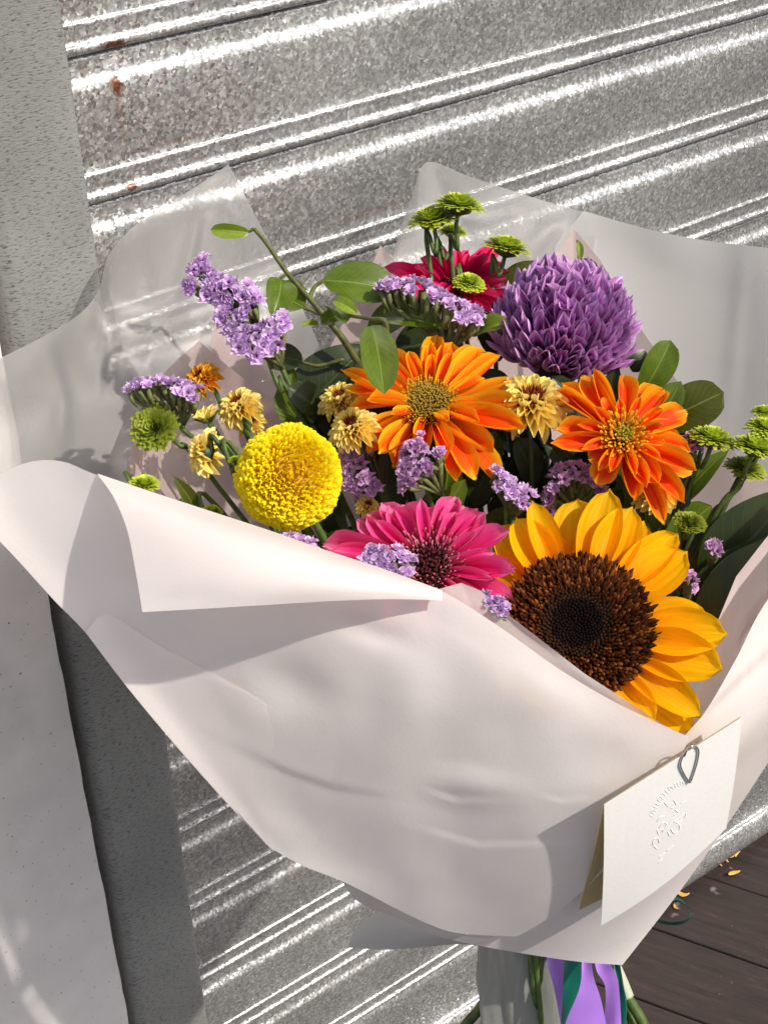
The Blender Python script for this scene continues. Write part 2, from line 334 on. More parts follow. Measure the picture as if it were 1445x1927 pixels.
# planks along the joint direction seen by the shutter
pd = np.array([.047, -.094]); pd /= np.linalg.norm(pd); pn = np.array([-pd[1], pd[0]])
base = np.array([1.369, -.001])
for k in range(-14, 10):
    a = base + pn * (.135 * k)
    w0, w1 = .001, .1343
    q = [a + pn * w0 - pd * .12, a + pn * w0 + pd * 2.4, a + pn * w1 + pd * 2.4, a + pn * w1 - pd * .12]
    e = .0014
    q2 = [q[0] + pn * e, q[1] + pn * e, q[2] - pn * e, q[3] - pn * e]
    zt = random.uniform(-.0008, .0008)
    v = [(*p, -.012) for p in q] + [(*p, zt - .002) for p in q] + [(*p, zt) for p in q2]
    f = [(0, 1, 5, 4), (1, 2, 6, 5), (2, 3, 7, 6), (3, 0, 4, 7), (4, 5, 9, 8), (5, 6, 10, 9), (6, 7, 11, 10), (7, 4, 8, 11), (8, 9, 10, 11)]
    part('plank', mkmesh('plank', v, f, M_plank, False), floor)

# shutter
PITCH = .1195
prof = [(0.00, -5), (0.006, 1.5), (.018, 5.8), (.035, 7.8), (.052, 8.3), (.066, 8.2), (.076, 7.6), (.084, 6.4), (.094, 5.5), (.108, 5.0), (.13, 5.0), (.17, 5.1), (.20, 5.6), (.214, 5.3), (.220, 4.5), (.227, 3.6), (.25, 3.1), (.29, 2.9), (.36, 3.3), (.48, 4.3), (.60, 5.3), (.70, 5.9), (.77, 5.7), (.80, 5.0), (.822, 3.7), (.842, 2.2), (.862, 1.2), (.89, .7), (.93, .3), (.975, .0), (1.0, -3.5), (1.03, -7)]
pr = catmull([(a * 100, b) for a, b in prof], 120)
X0, X1 = .455, 2.6
sh = thing('roller_shutter', 'corrugated galvanised metal roller shutter behind the bouquet', 'shutter', T4((X0, 0, 0)))
nx = 24; xs = np.linspace(0, X1 - X0, nx)
V = [(x, -b / 1000., a / 100 * PITCH) for (a, b) in pr for x in xs]
slat_me = mkmesh('slat', V, grid_faces(len(pr), nx), M_slat, True)
for k in range(-1, 12):
    part('slat', slat_me, sh, T4((0, random.uniform(-.0006, .0006), 1.488 - k * PITCH)))
# bottom bar
v, f = boxv(0, X1 - X0, -.012, .01, .008, 1.488 - 12 * PITCH + PITCH - .002)
tp = 1.488 - 11 * PITCH
bp = [(tp, -.0), (tp - .012, .004), (tp - .03, .0045), (.075, .005), (.066, .013), (.052, .019), (.036, .022), (.022, .019), (.012, .012), (.006, .004), (.004, -.004)]
bq = catmull(bp, 40)
part('bottom_bar', mkmesh('bottom_bar', [(x, -b, a) for (a, b) in bq for x in xs], grid_faces(len(bq), nx), M_slat), sh)
seal = mkmesh('rubber_seal', *boxv(0, X1 - X0, -.006, .01, -.001, .007), plain('pale_seal', (.3, .27, .23), .8), False)
part('seal', seal, sh)
back = structure('building_wall', *boxv(-3, 5, .05, .3, -.012, 4), M_dark)

# guide rail: folded channel
rl = thing('guide_rail', 'flat galvanised steel guide rail at the left edge of the shutter', 'guide rail', T4((.43, -.045, 0)))
sec = [(.391, .05), (.391, -.030), (.3925, -.037), (.396, -.0425), (.403, -.0450), (.463, -.0452), (.4665, -.0462), (.4700, -.0458), (.4722, -.044), (.4728, -.040), (.4728, .05)]
V = []; zs = np.linspace(-.01, 4, 40)
for z in zs:
    for (x, y) in sec: V.append((x, y, z))
wpart('channel', V, [tuple(reversed(q)) for q in grid_faces(len(zs), len(sec))], M_rail, rl)
# white pier
wl = thing('plaster_pier', 'smooth off-white plastered wall edge left of the metal guide rail', 'wall', T4((.37, -.06, 0)))
zs = np.linspace(-.005, 4, 260)
ed = .3765 + .0006 * vnoise(zs * 22, zs * 0, 3) + .0006 * vnoise(zs * 60, zs * 0, 4)
V = []
for z, e in zip(zs, ed): V += [(-2.5, -.06, z), (e - .006, -.06, z), (e - .0015, -.0585, z), (e, -.055, z), (e, .05, z)]
wm = wpart('plaster_face', V, grid_faces(len(zs), 5), M_wall, wl)
for i_ in range(1):
    n = M_wall.node_tree.nodes; l = M_wall.node_tree.links
    p = [q for q in n if q.type == 'BSDF_PRINCIPLED'][0]
    g = node(n, 'ShaderNodeNewGeometry')
    nz = node(n, 'ShaderNodeTexNoise', i_Scale=230.0, i_Detail=4.0); l.new(g.outputs['Position'], nz.inputs[0])
    mr = node(n, 'ShaderNodeMapRange', i_1=.68, i_2=.73, i_3=0., i_4=.75); l.new(nz.outputs[0], mr.inputs[0])
    old = p.inputs['Base Color'].links[0].from_socket
    mx = node(n, 'ShaderNodeMix', data_type='RGBA'); l.new(mr.outputs[0], mx.inputs[0]); l.new(old, mx.inputs[6]); mx.inputs[7].default_value = (.15, .14, .135, 1)
    l.new(mx.outputs[2], p.inputs['Base Color'])

# ================================================================== BOUQUET
TIE = P(1020, 1760, 1.19)
M_stem = plain('green_stem', (.075, .125, .022), .5, noise=.35, nscale=120, transl=.1)
M_stem_d = plain('dark_stem', (.035, .06, .015), .5, noise=.3, nscale=120)
M_woody = plain('woody_stem', (.085, .095, .018), .55, noise=.5, nscale=160)
def stem_to_tie(parent, start, ndir, r=.0022, mat=None, mid=None, out=.05):
    """a stem from under a head down through the tie point and out of the bottom"""
    a = random.uniform(0, 6.28); rr = .016 * math.sqrt(random.random())
    t = TIE + np.array([math.cos(a) * rr, math.sin(a) * rr, 0])
    st = np.asarray(start, float); nd = np.asarray(ndir, float)
    b = t + np.array([(t - st)[0] * .15, (t - st)[1] * .15, -random.uniform(.12, .2)])
    pts = [st, st - nd * out] + ([np.asarray(m) for m in mid] if mid else [(st - nd * out) * .5 + t * .5 + np.array([0, 0, .0])]) + [t, b]
    v, f, uv = tube(pts, [r, r, r * 1.15, r * 1.2], 7, 26)
    return wpart('stem', v, f, mat or M_stem, parent)

# ---- petals
def petal_mesh(name, wf, mat, nl=9, nw=5, droop=(0, 0), cup=.12, groove=0., notch=0., ruf=0., seed=0, twist=0.):
    r = np.random.default_rng(seed); V = []; UV = []
    ph = r.random() * 6
    for i in range(nl):
        t = i / (nl - 1)
        for j in range(nw):
            u = -1 + 2 * j / (nw - 1)
            wd = wf(t)
            x = .5 * u * wd
            y = t - (notch * (1 if (j % 2) else 0) + (1 - math.sqrt(max(0, 1 - u * u * .9))) * .06) * (t ** 6)
            z = droop[0] * t + droop[1] * t * t + cup * wd * (u * u - .3) + groove * math.cos(u * math.pi * 2.0) * wd * math.sin(math.pi * min(1, t * 1.05)) + ruf * math.sin(t * 7 + ph + u * 2) * u * t
            x += twist * math.sin(t * 3 + ph) * t * .3
            V.append((x, y, z)); UV.append(((u + 1) / 2, t))
    return mkmesh(name, V, grid_faces(nl, nw), mat, True, UV)
def wf_oval(a=.35, b=.62, tip=.06, base=.35):
    def f(t):
        if t < b: s = t / b; return base + (1 - base) * math.sin(s * math.pi / 2) ** 1.0
        s = (t - b) / (1 - b); return tip + (1 - tip) * math.sqrt(max(0, 1 - s ** 2.0)) * (1 - .15 * s)
    return f
def pmat(phi, tilt, r0, z0, sx, sy, sz=None, roll=0.):
    return Matrix.Rotation(phi, 4, 'Z') @ T4((0, r0, z0)) @ Matrix.Rotation(tilt, 4, 'X') @ Matrix.Rotation(roll, 4, 'Y') @ Matrix.Diagonal((sx, sy, sz if sz else sy, 1))
def to_plane(M, x, y, z=0.):
    Mi = np.array(M.inverted()); c = Mi[:3, :3] @ CAM + Mi[:3, 3]; d = Mi[:3, :3] @ ray(x, y)
    t = (z - c[2]) / d[2]; q = c + d * t; return q[0], q[1]

# ---------------- sunflower
M_sunp = petal_mat('sunflower_petal', [(0, (.90, .33, .002)), (.35, (.97, .46, .003)), (.8, (.98, .55, .004)), (1, (.98, .62, .015))], streak=(.17, 11), transl=.45, rough=.5)
M_disc = vcol_mat('sunflower_disc_florets', .85, .05, spec=.08)
def sunflower():
    d = .995; C = P(1085, 1180, d); M = frame(C, (-.10, .42, .90))
    t = thing('sunflower', 'large yellow-orange sunflower with a dark brown centre at the front right', 'sunflower', M)
    Rd = px(134, d)
    meshes = [petal_mesh('petal', wf_oval(b=.48, tip=.04, base=.62), M_sunp, 12, 9, (0.0, dz), cup, gr, .0, .02, s) for s, (dz, cup, gr) in enumerate([(.02, .14, .012), (-.08, .16, .014), (.08, .12, .012), (-.02, .18, .012)])]
    tips = [(938, 974, 70), (972, 970, 66), (1000, 946, 50), (1087, 925, 86), (1147, 923, 70), (1190, 953, 74), (1209, 968, 86), (1275, 1000, 62), (1292, 1040, 92), (1343, 1144, 70), (1367, 1195, 78), (1358, 1257, 82), (1306, 1362, 74), (1318, 1343, 60), (1233, 1355, 50), (1175, 1352, 60),
            (1278, 1028, 70), (1350, 1235, 60), (1100, 1352, 74), (1000, 1335, 74), (945, 1300, 74), (905, 1250, 74), (870, 1190, 74), (880, 1110, 70), (900, 1035, 70), (1120, 985, 60), (1030, 990, 55), (1325, 1180, 60)]
    for i, (x, y, wpx) in enumerate(tips):
        lx, ly = to_plane(M, x, y, .004); L = math.hypot(lx, ly); r0 = Rd * .88
        back = (i % 3 == 0 or i in (16, 17, 25, 26, 27))
        part('petal', meshes[i % 4], t, pmat(math.atan2(-lx, ly), random.uniform(-.02, .12) - (.10 if back else -.03), r0, -.008 if back else -.002, px(wpx, d) * 1.22, (L - r0) * 1.03, roll=random.uniform(-.22, .22)))
    mb = MB(); N = 1500; ga = math.pi * (3 - math.sqrt(5))
    for k in range(N):
        q = math.sqrt((k + .5) / N); r = Rd * q; a = k * ga
        zz = .012 * (1 - q ** 2) - .0045 * math.exp(-(q / .28) ** 2) - .002
        h = .0022 + .0052 * (q > .42) * (.6 + .8 * random.random()) * min(1, (q - .35) * 3) + (.002 if q > .93 else 0)
        s = .0012 + .0012 * q
        c = np.array([math.cos(a) * r, math.sin(a) * r, zz]); 
        lean = np.array([math.cos(a), math.sin(a), 0]) * (q * 1.0 + random.uniform(-.25, .25)) + np.array([random.uniform(-.25, .25), random.uniform(-.25, .25), 1.0]); lean /= np.linalg.norm(lean)
        tp = c + lean * h; a0 = random.random() * 6
        vs = [c + s * np.array([math.cos(a0 + i * 1.5708), math.sin(a0 + i * 1.5708), 0]) for i in range(4)]
        ms = [c + lean * h * .7 + s * .62 * np.array([math.cos(a0 + i * 1.5708), math.sin(a0 + i * 1.5708), 0]) for i in range(4)]
        if q < .36: cb = np.array([.006, .003, .003]); ct = np.array([.014, .007, .006])
        elif q < .5: cb = np.array([.012, .006, .004]); ct = np.array([.05, .020, .008])
        else:
            o = random.random(); cb = np.array([.018, .006, .003]); ct = np.array([.13, .034, .008]) * (.4 + o) + (np.array([.16, .055, .01]) if o > .72 else 0)
        cols = np.vstack([np.tile(cb, (4, 1)), np.tile((cb + ct) / 2, (4, 1)), ct[None]])
        fs = [(i, (i + 1) % 4, 4 + (i + 1) % 4, 4 + i) for i in range(4)] + [(4 + i, 4 + (i + 1) % 4, 8) for i in range(4)]
        mb.add(vs + ms + [tp], fs, c=cols)
    v, f, uv, c = mb.arrays(); part('disc_florets', mkmesh('disc_florets', v, f, M_disc, False, uv, c), t, kind='stuff')
    # receptacle under the florets
    V = [(0, 0, .002)]; Fc = []
    for i, (q, z) in enumerate([(.3, .004), (.6, .004), (.85, .000), (1.0, -.004), (.9, -.012), (.5, -.02), (.15, -.026)]):
        for s in range(28): a = s * math.pi / 14; V.append((Rd * q * math.cos(a), Rd * q * math.sin(a), z - .002))
    for s in range(28): Fc.append((0, 1 + s, 1 + (s + 1) % 28))
    for i in range(6):
        for s in range(28): Fc.append((1 + i * 28 + s, 1 + (i + 1) * 28 + s, 1 + (i + 1) * 28 + (s + 1) % 28, 1 + i * 28 + (s + 1) % 28))
    part('receptacle', mkmesh('receptacle', V, Fc, plain('brown_receptacle', (.02, .01, .005), .8)), t)
    sepal = petal_mesh('sepal', wf_oval(b=.3, tip=.03), M_stem, 6, 5, (0, -.2), .15)
    for k in range(14): part('sepal', sepal, t, pmat(k * 2 * math.pi / 14, -.35, Rd * .6, -.013, .016, .032))
    n = cdir(-.10, .42, .90); stem_to_tie(t, C - n * .022, n, .0055)
sunflower()

# ---------------- gerberas
M_or1 = petal_mat('orange_gerbera_petal', [(0, (.72, .02, .003)), (.45, (.90, .065, .002)), (.8, (.93, .12, .002)), (.95, (.97, .42, .01)), (1, (.97, .6, .03))], (.98, .56, .02), 1.0, (.16, 7), transl=.36)
M_or2 = petal_mat('red_orange_gerbera_petal', [(0, (.95, .34, .006)), (.25, (.88, .06, .003)), (.75, (.90, .07, .003)), (.93, (.95, .30, .01)), (1, (.96, .5, .05))], (.98, .52, .02), 1.0, (.16, 8), transl=.36)
M_pink = petal_mat('pink_gerbera_petal', [(0, (.42, .004, .06)), (.35, (.70, .012, .15)), (.75, (.86, .045, .30)), (1, (.92, .30, .52))], (.92, .16, .42), .7, (.14, 8), transl=.38)
M_mag = petal_mat('magenta_gerbera_petal', [(0, (.50, .003, .06)), (.6, (.82, .012, .15)), (1, (.90, .10, .30))], None, 0, (.2, 8), transl=.33)
M_dfl = vcol_mat('gerbera_disc_florets', .6, .2)
wg = wf_oval(b=.62, tip=.12, base=.4); wb = wf_oval(b=.78, tip=.3, base=.38)
def gerbera(name, label, cx, cy, d, ncam, tips, mat, Rd, disc, group, lift=.12, wpx=46, inner=14, backfill=True, thickn=.0022, dcols=None, twide=1.0):
    C = P(cx, cy, d); M = frame(C, ncam); t = thing('gerbera', label, 'gerbera', M, group)
    Rd = px(Rd, d)
    ms = [petal_mesh('petal', (wg, wb, wg, wb)[s], mat, 11, 9, (0, dz), cup, .022, nt_, .02, s + 10) for s, (dz, cup, nt_) in enumerate([(-.05, .16, .02), (-.26, .12, .035), (.14, .22, .0), (-.10, .30, .03)])]
    Lav = []
    for i, tp in enumerate(tips):
        x, y = tp[:2]; wq = tp[2] if len(tp) > 2 else wpx
        lx, ly = to_plane(M, x, y, .008); L = math.hypot(lx, ly); r0 = Rd * .55; Lav.append(L)
        tl = random.uniform(-.05, .26)
        part('petal', ms[random.randrange(4)], t, pmat(math.atan2(-lx, ly), tl, r0, -.001 - .004 * (i % 2), px(wq, d) * twide * random.uniform(.9, 1.15), (L - r0) * (1.02 + .4 * max(0, tl) ** 2), roll=random.uniform(-.3, .3)))
    L0 = float(np.mean(Lav))
    for k in range(inner):       # short inner row
        a = k * 2 * math.pi / inner + random.uniform(-.15, .15); L = L0 * random.uniform(.42, .68)
        part('petal', ms[k % 4], t, pmat(a, random.uniform(.3, .6), Rd * .55, .002, px(wpx, d) * random.uniform(.4, .62), L))
    mb = MB(); 
    for (n, q0, q1, h, s, cb, ct) in disc:
        for k in range(n):
            q = math.sqrt(q0 ** 2 + (q1 ** 2 - q0 ** 2) * (k + .5) / n); a = k * 2.39996
            hh = h * random.uniform(.7, 1.3); c = np.array([Rd * q * math.cos(a), Rd * q * math.sin(a), .004 * (1 - q * q) + .001])
            ln = np.array([math.cos(a) * q * .7, math.sin(a) * q * .7, 1.]) + np.array([random.uniform(-.25, .25), random.uniform(-.25, .25), 0]); ln /= np.linalg.norm(ln)
            vs = []; cs = []
            for (tt, w_) in ((0, .8), (.55, .8), (.9, 1.15), (1.0, .3)):
                for i in range(4):
                    an = a + i * 1.5708; vs.append(c + ln * hh * tt + s * w_ * np.array([math.cos(an), math.sin(an), 0])); cs.append(np.array(cb) * (1 - tt) + np.array(ct) * tt)
            fs = [(r * 4 + i, r * 4 + (i + 1) % 4, r * 4 + 4 + (i + 1) % 4, r * 4 + 4 + i) for r in range(3) for i in range(4)] + [(12, 13, 14, 15)]
            mb.add(vs, fs, c=np.array(cs))
    v, f, uv, c = mb.arrays(); part('disc_florets', mkmesh('disc_florets', v, f, M_dfl, False, uv, c), t, kind='stuff')
    V = [(0, 0, .004)]; Fc = []
    for (q, z) in [(.4, .0035), (.8, .001), (1., -.003), (.8, -.01), (.35, -.016)]:
        for s in range(20): a = s * math.pi / 10; V.append((Rd * q * math.cos(a), Rd * q * math.sin(a), z))
    for s in range(20): Fc.append((0, 1 + s, 1 + (s + 1) % 20))
    for i in range(4):
        for s in range(20): Fc.append((1 + i * 20 + s, 1 + (i + 1) * 20 + s, 1 + (i + 1) * 20 + (s + 1) % 20, 1 + i * 20 + (s + 1) % 20))
    part('receptacle', mkmesh('receptacle', V, Fc, M_stem_d), t)
    n = cdir(*ncam); stem_to_tie(t, C - n * .012, n, .003); return t
GG = 'gerberas in the bouquet'
gerbera('orange', 'orange gerbera daisy with an olive brown centre, directly above the pink gerbera', 805, 762, 1.07, (0, .60, .80),
        [(732, 650, 42), (826, 622, 44), (808, 643, 30), (852, 636, 46), (898, 648, 50), (918, 655, 44), (945, 681, 22), (973, 711, 24), (974, 776, 46), (978, 768, 40), (986, 813, 52), (952, 852, 50), (895, 868, 50), (867, 863, 46), (840, 850, 40), (711, 849, 40), (695, 822, 42), (691, 798, 46), (654, 728, 44), (658, 700, 42), (639, 714, 20), (662, 690, 26), (786, 862, 34), (925, 840, 46), (770, 660, 26), (740, 852, 36)],
        M_or1, 54, [(420, .03, .70, .004, .0007, (.25, .12, .01), (.40, .26, .03)), (260, .66, 1.0, .006, .0006, (.55, .16, .005), (.75, .42, .02))], GG, wpx=44, inner=11)
gerbera('orange', 'red-orange gerbera daisy with a yellow centre beside the round olive leaf at right', 1171, 822, 1.05, (.02, .28, .96),
        [(1048, 722, 30), (1064, 706, 38), (1099, 706, 40), (1117, 692, 28), (1181, 696, 44), (1244, 708, 50), (1258, 721, 42), (1285, 749, 32), (1293, 766, 50), (1293, 812, 44), (1304, 841, 46), (1316, 868, 50), (1308, 890, 44), (1291, 940, 40), (1257, 968, 32), (1191, 942, 44), (1216, 923, 34), (1130, 895, 46), (1115, 856, 42), (1031, 833, 34), (1052, 798, 38), (1280, 925, 36), (1240, 910, 40), (1150, 880, 34), (1275, 790, 40)],
        M_or2, 33, [(70, .05, .45, .006, .0008, (.75, .42, .01), (.50, .42, .05)), (170, .40, 1.05, .010, .0008, (.9, .38, .01), (.92, .5, .03))], GG, wpx=44, inner=13)
gerbera('pink', 'hot pink gerbera daisy with dark red centre, left of the sunflower behind the wrap', 806, 1066, 1.0, (-.05, .45, .89),
        [(609, 1019, 44), (622, 1035, 44), (668, 971, 34), (690, 957, 50), (718, 937, 48), (731, 950, 50), (760, 934, 48), (790, 936, 54), (815, 943, 42), (857, 928, 46), (874, 940, 46), (900, 957, 46), (912, 967, 46), (931, 986, 50), (962, 1008, 50), (969, 1064, 46), (971, 1084, 44), (969, 1106, 46), (954, 1117, 40), (640, 1100, 44), (660, 1150, 44), (720, 1190, 44), (790, 1200, 44), (860, 1190, 44), (920, 1160, 44), (948, 1045, 44), (700, 985, 40)],
        M_pink, 62, [(150, .05, .6, .005, .0010, (.05, .004, .008), (.09, .01, .015)), (170, .4, 1.05, .008, .0006, (.30, .01, .05), (.80, .30, .36))], GG, wpx=46, inner=12)
gerbera('magenta', 'magenta gerbera daisy seen from the side behind the tall green button mums', 858, 545, 1.19, (.05, .80, .60),
        [(724, 502, 40), (748, 492, 38), (774, 486, 40), (800, 478, 38), (822, 464, 36), (869, 463, 36), (916, 460, 34), (929, 466, 28), (942, 474, 28), (735, 515, 30), (762, 487, 34), (788, 480, 32), (812, 470, 30), (857, 466, 30), (880, 464, 30), (923, 463, 30), (950, 480, 30), (966, 498, 30), (978, 512, 34), (981, 524, 36), (957, 536, 36), (960, 560, 36), (925, 580, 36), (740, 530, 38), (760, 560, 38), (850, 600, 38), (895, 590, 34), (800, 590, 36), (845, 470, 30)],
        M_mag, 36, [(80, .05, 1., .005, .0011, (.06, .004, .01), (.3, .02, .05))], GG, wpx=32, inner=26, twide=.62)

# ---------------- purple ball mum
M_pur = petal_mat('purple_mum_petal', [(0, (.14, .012, .08)), (.5, (.32, .06, .24)), (.82, (.50, .20, .50)), (1, (.70, .48, .80))], (.70, .42, .76), .9, (.38, 6), transl=.2, rnd=.22)
def ball_mum():
    d = 1.13; C = P(1058, 628, d); nc = (.10, .86, .50); M = frame(C, nc)
    t = thing('chrysanthemum', 'large purple incurved pompom chrysanthemum at the top right of the bouquet', 'chrysanthemum', M)
    Rr = px(134, d); wf = wf_oval(b=.62, tip=.22, base=.45)
    ms = [petal_mesh('petal', wf, M_pur, 9, 5, (0, dz), cup, 0, 0, 0, s + 30) for s, (dz, cup) in enumerate([(-.2, .16), (-.32, .22), (-.14, .2), (-.26, .12)])]
    N = 560; objs = []
    for k in range(N):
        z = 1 - 1.42 * (k + .5) / N; rr = math.sqrt(1 - z * z); a = k * 2.39996 + random.uniform(-.08, .08)
        n = np.array([rr * math.cos(a), rr * math.sin(a), z])
        # petal lies along a direction that bends from the axis outwards, tips curling in
        L = Rr * random.uniform(.36, .60); root = n * Rr * random.uniform(.58, .68) + np.array([0, 0, -.004])
        dirv = n * .86 + np.array([0, 0, 1]) * (.55 * (1 - z * .6)) + rng.normal(0, .12, 3); dirv /= np.linalg.norm(dirv)
        outw = n - dirv * (n @ dirv) ; 
        if np.linalg.norm(outw) < .05: outw = np.cross(dirv, [math.sin(a), math.cos(a), 0])
        outw /= np.linalg.norm(outw); X = np.cross(dirv, outw)
        m = np.eye(4); wd = px(random.uniform(20, 33), d)
        m[:3, 0] = X * wd; m[:3, 1] = dirv * L; m[:3, 2] = outw * L; m[:3, 3] = root
        objs.append((n, Matrix(m.tolist()), k % 4))
    vis = cdir(0, 0, 1) @ np.array(M)[:3, :3]       # towards the viewer in local axes
    objs.sort(key=lambda o: -(o[0] @ vis))
    for o in objs[:300]: part('petal', ms[o[2]], t, o[1])
    mb = MB()
    for o in objs[300:]:
        me = ms[o[2]]; vv = np.array([v.co[:] for v in me.vertices]); A = np.array(o[1]); vv = vv @ A[:3, :3].T + A[:3, 3]
        mb.add(vv, grid_faces(9, 5), [((j / 4), i / 8) for i in range(9) for j in range(5)])
    v, f, uv, c = mb.arrays(); part('rear_petals', mkmesh('rear_petals', v, f, M_pur, True, uv), t, kind='stuff')
    bm_ = petal_mesh('core', lambda q: 1, M_pur)
    V = []; Fc = []
    for i in range(9):
        th = math.pi * i / 8
        for s in range(16): a = s * math.pi / 8; V.append((Rr * .62 * math.sin(th) * math.cos(a), Rr * .62 * math.sin(th) * math.sin(a), Rr * .62 * math.cos(th) - .004))
    for i in range(8):
        for s in range(16): Fc.append((i * 16 + s, i * 16 + (s + 1) % 16, (i + 1) * 16 + (s + 1) % 16, (i + 1) * 16 + s))
    part('core', mkmesh('core', V, Fc, plain('purple_core', (.04, .005, .04), .8)), t)
    stem_to_tie(t, C - cdir(*nc) * Rr * .5, cdir(*nc), .0035, M_stem_d)
ball_mum()

# ---------------- yellow button pompon
M_yel = vcol_mat('yellow_pompon_floret', .55, .38, var=.08)
def pompon():
    d = 1.01; C = P(543, 898, d); nc = (.10, .05, 1.0); M = frame(C, nc)
    t = thing('pompom_chrysanthemum', 'bright yellow round pompom chrysanthemum above the folded edge of the front wrap', 'chrysanthemum', M)
    Rr = px(96, d); mb = MB(); N = 1750
    for k in range(N):
        z = 1 - 1.86 * (k + .5) / N; rr = math.sqrt(max(0, 1 - z * z)); a = k * 2.39996
        n = np.array([rr * math.cos(a), rr * math.sin(a), z * .93])
        th = math.acos(z); open_ = min(1, .35 + th / 1.6)
        tang = np.array([math.cos(a) * z, math.sin(a) * z, -rr])
        dr = n + tang * (-.25 + .25 * open_) + rng.normal(0, .16, 3); dr /= np.linalg.norm(dr)
        up = tang - dr * (tang @ dr); up /= np.linalg.norm(up) + 1e-9; sd_ = np.cross(dr, up)
        L = Rr * .17 * random.uniform(.85, 1.15); wd = .0024 + .0012 * open_
        lump = 1 + .035 * math.sin(n[0] * 5 + 1) * math.sin(n[1] * 6 + 2) + rng.normal(0, .012); n = n * lump
        root = n * Rr * .86; jit = random.uniform(.85, 1.1)
        V = []; Cc = []; 
        for (tt, w_, cu) in ((0, .5, .0), (.5, .8, .5), (.85, 1., .6), (1.05, .6, .5)):
            for u in (-1, 0, 1):
                V.append(root + dr * L * tt + sd_ * u * wd * w_ * .5 + up * (wd * cu * (1 - abs(u)) * -.7))
                base_c = np.array([.85, .50, .004]); tip_c = np.array([1.0, .86, .010]) * jit
                Cc.append(base_c * (1 - tt) + tip_c * tt)
        mb.add(V, [(0, 1, 4, 3), (1, 2, 5, 4), (3, 4, 7, 6), (4, 5, 8, 7), (6, 7, 10, 9), (7, 8, 11, 10)], c=np.clip(np.array(Cc), 0, 1))
    v, f, uv, c = mb.arrays(); part('florets', mkmesh('florets', v, f, M_yel, True, uv, c), t, kind='stuff')
    V = []; Fc = []
    for i in range(13):
        th = math.pi * i / 12
        for s in range(24): a = s * math.pi / 12; V.append((Rr * .88 * math.sin(th) * math.cos(a), Rr * .88 * math.sin(th) * math.sin(a), Rr * .82 * math.cos(th)))
    for i in range(12):
        for s in range(24): Fc.append((i * 24 + s, i * 24 + (s + 1) % 24, (i + 1) * 24 + (s + 1) % 24, (i + 1) * 24 + s))
    part('core', mkmesh('core', V, Fc, plain('yellow_core', (.55, .30, .01), .8)), t)
    n = cdir(*nc); stem_to_tie(t, C - n * Rr * .85, cdir(-.3, .5, .6), .0028)
pompon()

# ---------------- green button mums
M_gmum = vcol_mat('green_mum_petal', .5, .3, var=.15)
def button_mum(cx, cy, d, rpx, ncam, label, stem_pts=None, closed=.0, dark=1.):
    C = P(cx, cy, d); M = frame(C, ncam); t = thing('button_chrysanthemum', label, 'chrysanthemum', M, 'small green button chrysanthemums')
    Rr = px(rpx * 1.12, d); mb = MB(); N = 210
    for k in range(N):
        q = math.sqrt((k + .5) / N); a = k * 2.39996
        th = q * (1.45 - closed * .3)
        dr = np.array([math.sin(th) * math.cos(a), math.sin(th) * math.sin(a), math.cos(th)]) + rng.normal(0, .07, 3); dr /= np.linalg.norm(dr)
        root = np.array([math.cos(a) * q * Rr * .42, math.sin(a) * q * Rr * .42, -.001 + .003 * (1 - q)])
        L = Rr * (.34 + .32 * q) * random.uniform(.9, 1.1)
        tg = np.array([-math.sin(a), math.cos(a), 0]); up = np.cross(tg, dr)
        wd = Rr * .17
        V = []; Cc = []
        for (tt, w_) in ((0, .6), (.6, 1.), (1.0, .55)):
            for u in (-1, 1): V.append(root + dr * L * tt + tg * u * wd * w_ * .6 + up * tt * tt * L * (.22 if q > .5 else .1)); Cc.append(np.array([.26, .36, .02]) * (1 - tt) + np.array([.62, .72, .08]) * tt * random.uniform(.8, 1.15))
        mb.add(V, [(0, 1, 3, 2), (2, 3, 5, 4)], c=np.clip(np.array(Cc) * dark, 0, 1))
    v, f, uv, c = mb.arrays(); part('petals', mkmesh('petals', v, f, M_gmum, True, uv, c), t, kind='stuff')
    V = []; Fc = []
    for (q, z) in [(.05, .1), (.5, .02), (.52, -.1), (.42, -.28), (.18, -.38), (.05, -.42)]:
        for s in range(12): a = s * math.pi / 6; rq = q * (1 + .1 * (s % 2)); V.append((Rr * rq * math.cos(a), Rr * rq * math.sin(a), Rr * z))
    for i in range(5):
        for s in range(12): Fc.append((i * 12 + s, (i + 1) * 12 + s, (i + 1) * 12 + (s + 1) % 12, i * 12 + (s + 1) % 12))
    part('calyx', mkmesh('calyx', V, Fc, M_stem_d), t)
    n = cdir(*ncam)
    if stem_pts: stem_to_tie(t, C - n * Rr * .35, n, .0017, M_stem, [P(*q) for q in stem_pts], .01)
    else: stem_to_tie(t, C - n * Rr * .35, n, .0017, M_stem_d)
BM = button_mum
BM(864, 385, 1.16, 43, (.12, .93, .35), 'lime green button chrysanthemum standing tallest at the top of the bouquet', [(861, 470, 1.17), (857, 560, 1.18)])
BM(814, 412, 1.165, 43, (-.18, .90, .40), 'lime green button chrysanthemum just left of and below the tallest one', [(820, 480, 1.17), (814, 540, 1.18)])
BM(852, 436, 1.20, 26, (.1, .9, .3), 'small lime green button chrysanthemum half hidden behind the two tallest green ones', [(838, 490, 1.20), (836, 550, 1.2)])
BM(954, 465, 1.17, 42, (.22, .92, .30), 'lime green button chrysanthemum in front of the magenta petals, beside the purple ball flower', [(940, 520, 1.17), (928, 590, 1.18)])
BM(884, 532, 1.16, 28, (.15, .80, .58), 'green button chrysanthemum in the middle of the magenta gerbera', [(872, 590, 1.17)])
